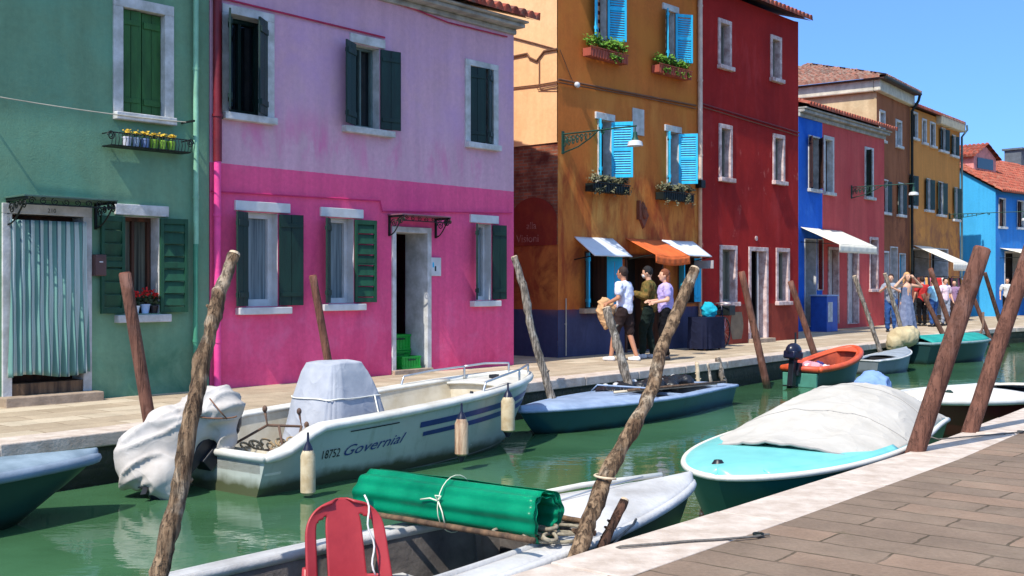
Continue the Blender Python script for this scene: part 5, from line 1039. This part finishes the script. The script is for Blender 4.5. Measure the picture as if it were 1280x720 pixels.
K_.hull(hullmat('pale_hull', lin(190, 190, 186))); K_.rim(m_gel, .06); K_.deck(m_gel, .5, 1); K_.deck(m_gel, 0, .5, inner=.14, name='side_deck'); K_.inner(m_cream_in, .02, .5, .14, .1); outboard(K_, -.05, 0, .35, m_black, 30, 1.0)
mc = at(1285, 466, 16.9); mc = K_.world(-.3, 0, .72); e = empty('motor_cover', mc, 0, 'pale blue cloth hood on the motor at the right edge of the canal', 'motor cover'); m = MB(); m.ell((0, 0, 0), (.3, .25, .25), 14); m.ell((-.1, 0, -.15), (.22, .2, .2), 14); remesh(m, 'cloth', fabric('pale_blue_cloth', lin(190, 205, 232)), e, .022, 2, wrinkle(.02, 4))
Y_ = Boat('tarped_boat', 'boat under a bright green tarp moored before the cyan house', (21.6, 38.6), (.75, .66), 4.6, 1.7, .35, .5, tr=.8)
Y_.hull(hullmat('white_far_hull', lin(210, 206, 196), lin(60, 60, 50))); Y_.rim(m_gel, .08); Y_.deck(fabric('green_tarp', lin(40, 170, 120)), .02, .98, camber=.35, name='tarp')

# --- the foreground boat

# ------------------------------------------------------------------ the foreground boat and what it carries
J_ = Boat('rowing_boat', 'pale grey wooden boat in the foreground carrying a green plastic roll', (1.22, 7.54), (.74, .67), 5.4, 1.35, -.14, .07, tr=.8, rake=.5, depth=.45, bowp=(1.9, .72))
m_jw = M('grey_white_boat_paint', lin(198, 196, 194), c2=lin(156, 152, 148), scale=2, rough=.55, bump=.3, lo=.3, hi=.6); m_jin = M('grimy_boat_inside', lin(112, 104, 98), c2=lin(66, 60, 58), scale=3, bump=.3)
J_.hull(hullmat('dark_boat_bottom', lin(46, 50, 54), lin(22, 30, 24), zl=.0)); J_.rim(m_jw, .06, out=.0, dz=-.01)
J_.deck(m_jw, .735, 1, camber=.05); J_.deck(m_jw, .0, .74, inner=.19, name='side_deck'); J_.inner(m_jin, .03, .735, .185, -.13)
m = MB()
for sd_ in (1, -1): m.grid(lambda u, v, sd_=sd_: (lambda t: Z((J_.L * t, sd_ * (J_.hb(t) - .185), J_.zg(t) - .01 + v * .05)))(.03 + .705 * u), 30, 1)
m.build('coaming', m_jw, J_.root, smooth='all', solid=.022)
m = MB(); m.box(J_.L * .735 - .03, J_.L * .735, -.45, .45, .0, J_.zg(.735) + .06); m.build('bulkhead', m_jin, J_.root)
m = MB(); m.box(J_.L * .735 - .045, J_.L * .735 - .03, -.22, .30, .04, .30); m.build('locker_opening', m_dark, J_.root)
for xx in (3.05, 1.2): m = MB(); m.box(xx, xx + .22, -.46, .46, .20, .235); m.build('thwart', m_jw, J_.root, bevel=.006)
m = MB()
for k in range(9): m.box(.3 + k * .02, 3.85, -.42 + k * .094, -.42 + k * .094 + .082, -.12, -.098)
m.build('floor_boards', m_wood, J_.root, bevel=.003)
for k in range(5):
    m = MB(); t = .2 + k * .125
    for sd_ in (1, -1): b = J_.hb(t) - .195; m = MB(); m.beam((J_.L * t, sd_ * b, J_.zg(t) - .05), (J_.L * t, sd_ * b * .83, .0), .04, .025); m.build('rib', m_jin, J_.root)
m = MB(); m.tube([J_.pt(.74, 1, 1, -.05) + Z((0, 0, .05)), J_.pt(.86, 1, 1, -.06) + Z((0, 0, .07)), J_.pt(.965, 1, 1, -.02) + Z((0, -.02, .06))], .018, 8); m.build('bow_tube', m_gel, J_.root, smooth='all')
m = MB(); a_ = Z((J_.L * .76, .12, J_.zg(.76) + .06)); b2 = Z((J_.L * .93, .1, J_.zg(.93) + .08)); m.tube([a_, a_.lerp(b2, .5) + Z((0, 0, .01)), b2], .006, 6); m.tube([a_ - Z((.02, 0, 0)), a_ + Z((.1, 0, .01))], .018, 8); m.build('bow_cable', m_chrome, J_.root, smooth='all')
# roll of corrugated green plastic
ra, rb = at(462, 614, 6.78), at(683, 646, 6.02); e = empty('plastic_roll', (ra + rb) / 2, 0, 'rolled translucent green corrugated plastic sheet tied with white cord', 'plastic roll')
ax = (rb - ra).normalized(); up_ = Z((0, 0, 1)); sd2 = ax.cross(up_).normalized(); up2 = sd2.cross(ax); Lr = (rb - ra).length
s_ = N('green_corrugated_plastic'); s_.p.inputs['Transmission Weight'].default_value = .5; s_.p.inputs['IOR'].default_value = 1.2
m_roll = s_.done(s_.mix(s_.ramp(s_.noise(3, 5, .6), .35, .7), lin(0, 132, 96), lin(16, 172, 126)), .28, s_.bump(s_.noise(6, 3), .2), spec=.5)
def roll(u, v, R0=.155, turns=2.4):
    th = u * 2 * math.pi * turns; r = R0 - .040 * (u * turns) / turns * 1.6 + .0075 * math.sin(th * 9 + (u * 3)) + .006 * mnoise.noise(Z((th, v * 3, 0)))
    x = (v - .5) * Lr + .015 * math.sin(th * 2) * (1 if v > .5 else -1)
    return ax * x + sd2 * (r * math.cos(th + 2.2)) + up2 * (r * math.sin(th + 2.2) * 1.0)
m = MB(); m.grid(roll, 420, 26); m.build('sheet', m_roll, e, smooth='all', solid=.002)
m = MB(); m.tube([ax * .02 + (sd2 * math.cos(k * .2618) + up2 * math.sin(k * .2618)) * .164 for k in range(24)], .0032, 5, closed=True)
kp = ax * .02 - sd2 * .02 * 0 + sd2 * .158 * (1 if sd2.y < 0 else -1) + up2 * .04
m.tube([kp, kp - ax * .06 + up2 * .01, kp - ax * .13 + up2 * -.005 ], .0045, 5); m.tube([kp, kp + ax * .03 - up2 * .06, kp + ax * .05 - up2 * .13], .0045, 5); m.tube([kp, kp + ax * .02 + up2 * .03, kp - ax * .02 + up2 * .03, kp], .005, 5)
m.build('cord', M('tie_cord', lin(215, 215, 190), bump=0), e, smooth='all')
def lying(name, label, a, b, r, mat, cat='stick', n=8, wob=.15):
    m = MB(); Q = [Z((0, 0, 0)).lerp(b - a, k / 12) for k in range(13)]; m.tube(Q, r, n, wob=wob); o = m.build(name, mat, smooth='all'); o.location = a; return tag(o, label, cat)
lying('wooden_batten', 'long thin wooden batten lying under the green plastic roll', at(452, 640, 6.55), at(668, 676, 5.75), .017, m_wood)
lying('wooden_stick', 'old brown stick poking from the green roll towards the crooked pole', at(690, 645, 6.35), at(738, 653, 6.3), .017, m_wood)
lying('dark_stick', 'dark square ended stick lying on the foredeck below the brown one', at(690, 663, 6.25), at(745, 668, 6.2), .022, m_postd)
# red plastic chair
m_chair = M('faded_red_plastic', lin(176, 56, 58), c2=lin(150, 42, 46), rough=.4, bump=.04, scale=3)
cp = J_.local((-.86, 5.80, WZ)); cw = Z((-.81, 5.76, WZ - .10)); e = empty('plastic_chair', cw, R(24), 'faded red plastic garden chair standing in the foreground boat', 'chair')
m = MB(); nu, nv = 44, 34; vs = []; fs = []
def back(u, v):
    w_ = .235 * (1 - .10 * v) * (max(0, 1 - (max(0, v - .55) / .45) ** 2.6) ** .5 * .72 + .28 if v > .55 else 1)
    return Z((u * w_, .18 + .13 * v - .06 * (u * u) * (1 - .3 * v) * -1 * -1, .42 + .42 * v - .02 * u * u * v))
for i in range(nu + 1):
    for j in range(nv + 1): vs.append(back(-1 + 2 * i / nu, j / nv))
for i in range(nu):
    for j in range(nv):
        u = -1 + 2 * (i + .5) / nu; v = (j + .5) / nv
        top_ = .80 - .25 * abs(u) * 0
        if .46 < abs(u) < .74 and .06 < v < .80 - (abs(u) - .46) * .25: continue
        a = i * (nv + 1) + j; fs.append((a, a + nv + 1, a + nv + 2, a + 1))
m.add(vs, fs); m.build('backrest', m_chair, e, smooth='all', solid=.012, bevel=0)
m = MB(); m.grid(lambda u, v: Z(((u - .5) * (.44 - .04 * v), -.24 + .44 * v, .425 - .02 * math.sin(u * 3.14) * math.sin(v * 3.14) - (.03 * max(0, .15 - v) / .15))), 20, 20); m.build('seat', m_chair, e, smooth='all', solid=.012)
for sx in (-1, 1):
    m = MB(); m.tube([(sx * .20, -.21, .42), (sx * .225, -.25, .2), (sx * .24, -.27, .0)], [.026, .022, .018], 8); m.build('leg', m_chair, e, smooth='all'); m = MB(); m.tube([(sx * .215, .2, .50), (sx * .225, .24, .2), (sx * .235, .29, .0)], [.026, .022, .018], 8); m.build('leg', m_chair, e, smooth='all')
m = MB(); m.tube([Z((.13 + .012 * math.sin(k * .9), .30 - .012 * k - .04 * math.sin(min(k, 5) * .3), .845 - .028 * k)) for k in range(15)], .0055, 6); o = m.build('hanging_cord', M('white_cord2', lin(205, 205, 200), bump=0), smooth='all'); o.location = cw; o.rotation_euler = (0, 0, R(24)); tag(o, 'white cord hanging over the red chair backrest', 'cord')
# rope heap and ropes
m_rope = M('old_rope', lin(160, 150, 128), c2=lin(110, 100, 84), scale=20, bump=.5)
rp = at(675, 678, 6.05); m = MB(); Q = []
for k in range(150):
    a = k * .33; Q.append(Z((.16 * math.cos(a * 1.0) * (.6 + .4 * math.sin(a * .37)) + .10 * math.sin(a * .21), .09 * math.sin(a * 1.1) + .05 * math.cos(a * .3), .03 + .02 * math.sin(a * .9) + .0003 * k)))
m.tube(Q, .011, 6); m.tube([Z((.02, 0, .05)), Z((-.2, .05, .06)), Z((-.36, .1, .03))], .010, 6); o = m.build('rope_coil', m_rope, smooth='all'); o.location = rp; tag(o, 'tangled coil of old rope on the near side deck of the grey boat', 'rope')
def gp(px, py, z=.016): return gnd(px, py, z)
def rope(label, pts, r=.0075, name='mooring_rope', mat=None):
    a = pts[0]; Q = []
    for i in range(len(pts) - 1):
        for k in range(6): q_ = pts[i].lerp(pts[i + 1], k / 6); Q.append(q_ - a + Z((.03 * mnoise.noise(q_ * 3.0), .03 * mnoise.noise(q_ * 3.0 + Z((5, 0, 0))), 0)) * (1 if 0 < i + k else 0))
    Q.append(pts[-1] - a); m = MB(); m.tube(Q, r, 6); o = m.build(name, mat or m_rope2, smooth='all'); o.location = a; return tag(o, label, 'rope')
m_rope2 = M('grey_rope', lin(112, 106, 100), c2=lin(84, 80, 74), scale=30, bump=.4)
rope('grey mooring rope crossing the white kerb to the iron ring near the foreground', [J_.world(J_.L * .80, -.46, J_.zg(.8) + .03), gp(772, 682, .0) + Z((-.04, .05, -.05)), gp(775, 684, .02), gp(850, 677), gp(945, 671), gp(962, 668)])
rope('grey mooring rope crossing the kerb beside the thick brown posts', [F_.world(.1, -.55, F_.zg(0) + .1), gp(1172, 549, .022), gp(1225, 545), gp(1278, 540)])
for px, py, lb in ((948, 669, 'small iron ring set in the paving at the near end of the rope'), (1276, 540, 'iron ring set in the paving beside the thick brown posts')):
    p = gnd(px, py, .012); m = MB(); m.tube([(.026 * math.cos(k * .45), .026 * math.sin(k * .45), .006) for k in range(14)], .008, 6, closed=True); m.box(-.02, .02, -.012, .012, -.006, .004); o = m.build('mooring_ring', m_iron, smooth='all'); o.location = p; tag(o, lb, 'mooring ring')
m = MB(); q0 = Qc[26]; 
m.tube([Z((.058 * math.cos(k * .52), .058 * math.sin(k * .52), .02 * math.sin(k * .26) )) for k in range(12)], .007, 6, closed=True); o = m.build('rope_tie', M('tie_rope', lin(200, 180, 150), bump=.2), smooth='all')
zq = at(752, 605, 1).z; best = min(Qc, key=lambda p: abs(CX + F * p.x / p.y - 757)); o.location = best; tag(o, 'pale cord tied round the crooked bark pole', 'cord')

# ------------------------------------------------------------------ people
m_skin = M('skin', lin(206, 158, 130), var=.05, rough=.55, bump=0); m_skin2 = M('tanned_skin', lin(184, 130, 100), var=.05, rough=.55, bump=0)
def cap(m, a, b, r0, r1, n=12):
    a, b = Z(a), Z(b); m.tube([a, a.lerp(b, .5), b], [r0, (r0 + r1) / 2 * 1.03, r1], n); m.ell(a, (r0,) * 3, n); m.ell(b, (r1,) * 3, n)
def person(label, loc, face, hgt=1.72, arms=None, legs=None, top=None, bottom=None, hair=None, skin=None, shoes=None, female=False, vox=.010, head=(0, 0), lean=0, short=True, shorts=False, dress=None, hair_long=False, mask=False):
    k = hgt / 1.72; e = empty('person', loc, R(face) , label, 'person'); e.scale = (k, k, k); sk = skin or m_skin
    hipw, shw = (.10, .165) if female else (.09, .19)
    arms = arms or {}; legs = legs or {}
    la = arms.get('L', ((-.27, .0, 1.14), (-.27, .12, .88))); ra_ = arms.get('R', ((.27, .0, 1.14), (.27, .12, .88)))
    lf = legs.get('L', (-.10, .0)); rf = legs.get('R', (.10, .0)); ln = Z((0, lean, 0))
    m = MB(); g_t = MB(); g_b = MB(); sh = MB()
    cap(m, (0, .0, .98), Z((0, .0, 1.18)), .125, .115); cap(m, (0, 0, 1.18), Z((0, .0, 1.34)) + ln, .12, .13)
    m.ell(Z((0, 0, 1.35)) + ln, (shw * .95, .10, .10), 14); cap(m, Z((0, -.01, 1.4)) + ln, Z((0, .01, 1.52)) + ln, .055, .05)
    hd = Z((0, .03, 1.61)) + ln * 1.2; hm = Matrix.Rotation(R(head[0]), 3, 'Z') @ Matrix.Rotation(R(head[1]), 3, 'X')
    m.ell(hd, (.074, .092, .112), 18, hm); m.ell(hd + hm @ Z((0, .03, -.06)), (.052, .062, .055), 12, hm); m.ell(hd + hm @ Z((0, .098, -.015)), (.014, .022, .026), 8, hm)
    for s_x in (-1, 1): m.ell(hd + hm @ Z((s_x * .076, -.005, -.01)), (.012, .02, .03), 8, hm)
    for sx, (fx, fy), (el, ha), sw in ((-1, lf, la, 'L'), (1, rf, ra_, 'R')):
        hip = Z((sx * hipw, 0, .92)); an = Z((fx, fy, .09)); kn = hip.lerp(an, .5) + Z((0, .05, .02)); 
        cap(m, hip, kn, .085, .055); cap(m, kn, an, .055, .038); cap(m, an - Z((0, .03, .045)), an + Z((0, .13, -.05)), .038, .03)
        bottom_r = 1.16 if not shorts else 1.3
        if shorts: cap(g_b, hip, hip.lerp(kn, .95), .105, .085)
        elif bottom and not dress: cap(g_b, hip, kn, .10, .072); cap(g_b, kn, an + Z((0, 0, .04)), .072, .058)
        cap(sh, an - Z((0, .035, .05)), an + Z((0, .14, -.055)), .046, .036); sh.ell(an - Z((0, 0, .03)), (.045, .055, .05), 10)
        so = Z((sx * shw, 0, 1.39)) + ln; el, ha = Z(el) + ln, Z(ha) + ln
        cap(m, so, el, .052, .040); cap(m, el, ha, .040, .027)
        d = (ha - el).normalized(); sd3 = d.orthogonal().normalized(); o3 = d.cross(sd3); pc = ha + d * .05
        cap(m, ha, pc, .026, .034)
        for f in range(4):
            b0 = pc + sd3 * (-.027 + .018 * f); cu_ = o3 * .02; Lf = (.06, .072, .068, .052)[f]; cap(m, b0, b0 + d * Lf * .55 + cu_ * .4, .0095, .0088, 8); cap(m, b0 + d * Lf * .55 + cu_ * .4, b0 + d * Lf + cu_ * 1.3, .0088, .0075, 8)
        th = ha + d * .02 - sd3 * .03; cap(m, th, th + d * .035 - sd3 * .022, .011, .009, 8)
        if top: 
            cap(g_t, so, el if not short else so.lerp(el, .62), .070, .060)
            if not short: cap(g_t, el, el.lerp(ha, .75), .058, .046)
    remesh(m, 'body', sk, e, vox, 2)
    if top:
        cap(g_t, (0, 0, .97), (0, 0, 1.18), .15 if not female else .14, .135); cap(g_t, (0, 0, 1.18), Z((0, 0, 1.33)) + ln, .138, .145); g_t.ell(Z((0, 0, 1.35)) + ln, (shw * 1.12, .122, .115), 16); g_t.ell((0, 0, .98), (.165, .135, .12), 14)
        remesh(g_t, 'shirt', top, e, .014, 2, wrinkle(.010, 6))
    if bottom and not dress:
        g_b.ell((0, 0, .93), (.16, .125, .12), 14); remesh(g_b, 'shorts' if shorts else 'trousers', bottom, e, .014, 2, wrinkle(.010, 6))
    if dress:
        m = MB(); pr = [(.07, .31, .26), (.3, .27, .24), (.6, .22, .2), (.95, .17, .145), (1.15, .13, .11), (1.32, .15, .12), (1.42, .10, .08)]
        def dr_(u, v):
            q = v * (len(pr) - 1); i = min(int(q), len(pr) - 2); f = q - i; z, a, b = [pr[i][j] * (1 - f) + pr[i + 1][j] * f for j in range(3)]; th = 2 * math.pi * u; w_ = 1 + .06 * math.sin(th * 9) * (1 - v) ; return Z((a * w_ * math.cos(th), b * w_ * math.sin(th), z)) + ln * v
        m.grid(dr_, 72, 24); m.build('dress', dress, e, smooth='all', solid=.006)
    remesh(sh, 'shoes', shoes or m_black, e, .012, 1)
    if hair:
        m = MB(); m.ell(hd + hm @ Z((0, -.018, .025)), (.086, .098, .108), 18, hm)
        if hair_long: m.ell(hd + hm @ Z((0, -.07, -.08)), (.085, .05, .15), 14, hm); m.ell(hd + hm @ Z((0, -.075, -.2)), (.075, .045, .14), 14, hm)
        def carve(co, no):
            l_ = hm.inverted() @ (co - hd)
            if l_.y > .035 and l_.z < .065: co = co + hm @ Z((0, -(l_.y - .035) - .03, 0))
            return co + no * .006 * mnoise.noise(co * 40)
        remesh(m, 'hair', hair, e, .010, 1, carve)
    m = MB()
    for s_x in (-1, 1): m.ell(hd + hm @ Z((s_x * .030, .080, .008)), (.012, .010, .008), 8, hm)
    m.build('eyes', m_blk, e, smooth='all'); m = MB(); m.ell(hd + hm @ Z((0, .086, -.055)), (.024, .010, .007), 8, hm); m.build('mouth', M('lips', lin(160, 80, 76), bump=0), e, smooth='all')
    if mask: m = MB(); m.ell(hd + hm @ Z((0, .068, -.045)), (.055, .045, .05), 12, hm); m.build('face_mask', m_white, e, smooth='all')
    return e
m_hairb = M('dark_brown_hair', lin(48, 32, 26), var=.3, bump=.4, bscale=60); m_haira = M('auburn_hair', lin(120, 66, 40), var=.3, bump=.4, bscale=60); m_hairl = M('blonde_hair', lin(196, 150, 96), var=.2, bump=.4, bscale=60); m_hairk = M('black_hair', lin(24, 20, 20), bump=.3)
f_white = fabric('pale_shirt_cloth', lin(214, 218, 238)); f_lilac = fabric('lilac_cloth', lin(190, 172, 226)); f_olive = fabric('camouflage_cloth', lin(150, 112, 62), lin(62, 74, 40), 9); f_brown = fabric('dark_brown_cloth', lin(54, 42, 40)); f_green = fabric('dark_green_cloth', lin(30, 42, 38)); f_blk = fabric('black_cloth', lin(20, 20, 24)); f_jean = fabric('blue_denim', lin(52, 86, 140)); f_grey = fabric('grey_cloth', lin(150, 156, 168)); f_dress = fabric('grey_blue_print', lin(126, 134, 158), lin(96, 104, 130), 12)
m_shoe = M('white_trainers', lin(215, 215, 215), bump=.05)
def gx(px, D, z=0): p = at(px, 357, D); return (p.x, p.y, z)
p1 = person('person in a pale blue shirt and dark shorts carrying a tan jacket, by the hatch', gx(781, 20.5), 58, 1.74, arms={'L': ((-.27, -.02, 1.16), (-.26, .2, 1.06)), 'R': ((.28, -.03, 1.14), (.22, .24, 1.02))}, legs={'L': (-.12, .22), 'R': (.12, -.18)}, top=f_white, bottom=f_brown, shorts=True, hair=m_hairb, shoes=m_shoe, skin=m_skin2, lean=.02)
p2 = person('person in a face mask and olive patterned jacket looking at a phone', gx(811, 21.3), 75, 1.76, arms={'L': ((-.26, .02, 1.16), (-.14, .30, 1.24)), 'R': ((.27, .0, 1.14), (.16, .30, 1.2))}, legs={'L': (-.11, .1), 'R': (.1, -.06)}, top=f_olive, short=False, bottom=f_green, hair=m_hairk, shoes=m_shoe, mask=True, head=(0, -14))
p3 = person('person with long auburn hair in a lilac top and black trousers', gx(832, 20.7), 92, 1.70, arms={'L': ((-.24, .0, 1.15), (-.2, .24, 1.1)), 'R': ((.24, -.0, 1.14), (.18, .26, 1.12))}, top=f_lilac, short=True, bottom=f_blk, hair=m_haira, hair_long=True, female=True)
m = MB(); m.box(-.06, .06, -.005, .005, -.04, .04); ph = m.build('mobile_phone', m_black, bevel=.003); hp = p2.matrix_basis @ Z((0.0, .36, 1.27)); ph.location = hp; ph.rotation_euler = (R(50), 0, R(75)); tag(ph, 'black mobile phone held in both hands by the masked person', 'phone')
m = MB(); m.ell((0, 0, 0), (.16, .07, .24), 14); m.ell((.03, .02, -.2), (.12, .06, .14), 12); jk = remesh(m, 'folded_jacket', fabric('tan_cloth', lin(206, 164, 120)), None, .014, 2, wrinkle(.02, 6)); q = p1.location + Z((-.36, .02, .94)); jk.location = q; tag(jk, 'tan jacket carried over the arm of the walking person', 'jacket')
p4 = person('person in a grey shirt and blue jeans standing behind the pale grey pole', gx(1114, 33.4), 150, 1.74, arms={'L': ((-.3, .1, 1.2), (-.12, .26, 1.3)), 'R': ((.3, .1, 1.2), (.12, .26, 1.32))}, top=f_grey, bottom=f_jean, hair=m_hairb, vox=.014)
p5 = person('person in a long grey blue dress with both arms raised to the head', gx(1133, 29.2), 200, 1.74, arms={'L': ((-.42, .08, 1.36), (-.16, .10, 1.58)), 'R': ((.42, .08, 1.36), (.16, .08, 1.6))}, dress=f_dress, hair=m_hairl, hair_long=True, female=True, vox=.014)
for px, D, fc, hh, t_, b_, hr, fem, lb in ((1167, 37.5, 30, 1.62, fabric('light_blue_cloth', lin(150, 200, 225)), f_jean, m_hairb, True, 'person in a light blue top under the cream awning'),
        (1181, 38.6, 200, 1.66, fabric('pink_white_cloth', lin(230, 205, 215)), f_grey, m_hairk, True, 'person in a pale pink top beside the stall posts'),
        (1153, 38.2, 10, 1.70, fabric('red_cloth', lin(180, 50, 50)), f_blk, m_hairb, False, 'person in a red shirt behind the woman with raised arms'),
        (1193, 40.2, 150, 1.6, fabric('mauve_cloth', lin(150, 120, 150)), f_brown, m_hairk, False, 'person in a mauve top at the end of the clothes stall'),
        (1259, 46.5, 160, 1.72, m_white, f_blk, m_hairk, False, 'person in a white shirt in front of the cyan house shop')):
    person(lb, gx(px, D), fc, hh, top=t_, bottom=b_, hair=hr, female=fem, vox=.02)

# ------------------------------------------------------------------ stalls, bicycle, bags
def rail_of(label, hs, x, off, cols, rz=0, seed=1, group='clothes rails of the market stall'):
    rn = random.Random(seed); e = empty('clothes_rail', hs.world(x, -off, 0), hs.root.rotation_euler[2] + rz, label, 'clothes rail', group); m = MB()
    for sx in (-1, 1): m.tube([(sx * .8, 0, 0), (sx * .8, 0, 1.75)], .015, 6); m.box(sx * .8 - .02, sx * .8 + .02, -.25, .25, 0, .03)
    m.tube([(-.8, 0, 1.75), (.8, 0, 1.75)], .015, 6); m.build('rail', m_iron, e, smooth=True)
    for k, c in enumerate(cols):
        xx = -.7 + k * 1.4 / max(1, len(cols) - 1); L_ = rn.uniform(.6, 1.05); m = MB()
        m.grid(lambda u, v: Z((xx + (u - .5) * (.10 + .12 * v) + .02 * math.sin(v * 5 + k), (.18 + .06 * v) * math.sin(u * 6.283), 1.70 - v * L_)), 16, 8); m.build('garment', fabric('garment_cloth', c), e, smooth='all', solid=.004)
cs = [lin(*c) for c in ((190, 60, 60), (230, 220, 210), (120, 70, 60), (90, 130, 170), (220, 160, 90), (60, 50, 60), (200, 120, 140), (150, 150, 130))]
rail_of('rail of red and white garments at the left end of the stall', B6, 1.0, .9, cs[:7], 0, 3); rail_of('rail of mixed garments under the middle of the cream awning', B6, 3.0, .9, cs[::-1], 0, 5); rail_of('rail of garments before the brown house doors', B5, 3.2, .7, cs[2:7], 0, 9); rail_of('rail of garments before the cyan house shop', B7, 2.4, .9, cs[1:], 0, 11, 'clothes rail at the cyan house')
bk = empty('bicycle', O_.world(O_.len - .25, -.55, 0), O_.root.rotation_euler[2] + R(8), 'dark bicycle leaning by the orange house near the drainpipe', 'bicycle')
def wheel(x):
    o = MB(); o.tube([(x + .33 * math.cos(k * .2618), 0, .34 + .33 * math.sin(k * .2618)) for k in range(24)], .018, 6, closed=True); t = o.build('wheel', m_black, bk, smooth='all'); o = MB()
    for k in range(14): o.tube([(x, 0, .34), (x + .32 * math.cos(k * .449), 0, .34 + .32 * math.sin(k * .449))], .003, 3)
    o.build('spokes', m_chrome, t)
wheel(-.52); wheel(.52); m = MB()
for a, b in (((-.52, 0, .34), (-.1, 0, .30)), ((-.1, 0, .30), (-.22, 0, .8)), ((-.22, 0, .8), (.38, 0, .84)), ((.38, 0, .80), (-.1, 0, .30)), ((-.52, 0, .34), (-.2, 0, .72)), ((.52, 0, .34), (.36, 0, .95))): m.tube([a, b], .016, 8)
m.build('frame', m_navy, bk, smooth='all'); m = MB(); m.tube([(.28, -.26, 1.0), (.36, 0, 1.0), (.28, .26, 1.0)], .013, 6); m.build('handlebar', m_chrome, bk, smooth='all'); m = MB(); m.ell((-.24, 0, .86), (.14, .08, .04), 10); m.build('saddle', m_black, bk, smooth='all')
m = MB(); m.box(.42, .78, -.17, .17, .72, .95); m.build('basket', m_iron, bk, bevel=.02)
m = MB(); m.ell((0, 0, .14), (.17, .12, .18), 14); bg_ = remesh(m, 'shopping_bag', fabric('turquoise_bag', lin(40, 176, 196)), None, .016, 2, wrinkle(.02, 5)); bg_.location = O_.world(O_.len - .85, -.75, .72); tag(bg_, 'turquoise bag lying on the navy cloth covered table', 'bag')
tb = empty('display_table', O_.world(O_.len - .95, -.75, 0), O_.root.rotation_euler[2], 'small display table draped in navy cloth below the second hatch', 'table'); m = MB()
def drp(u, v):
    th = 2 * math.pi * u; p = .35; c_, s__ = math.cos(th), math.sin(th); a = .42 * math.copysign(abs(c_) ** p, c_); b = .26 * math.copysign(abs(s__) ** p, s__); w_ = 1 + .08 * math.sin(th * 10) * v; return Z((a * w_, b * w_, (.72 - .68 * v)))
m.grid(drp, 80, 10); m.add([drp(k / 30, 0) for k in range(30)], [tuple(range(30))]); m.build('cloth', fabric('navy_cloth', lin(32, 36, 58)), tb, smooth='all'); m = MB(); m.box(-.38, .38, -.2, .2, .67, .70); m.build('tabletop', m_wood, tb)
for sx in (-1, 1):
    for sy in (-1, 1): m = MB(); m.box(sx * .3 - .02, sx * .3 + .02, sy * .14 - .02, sy * .14 + .02, 0, .67); m.build('leg', m_wood, tb)
bpy.data.scenes.remove(_tmp)
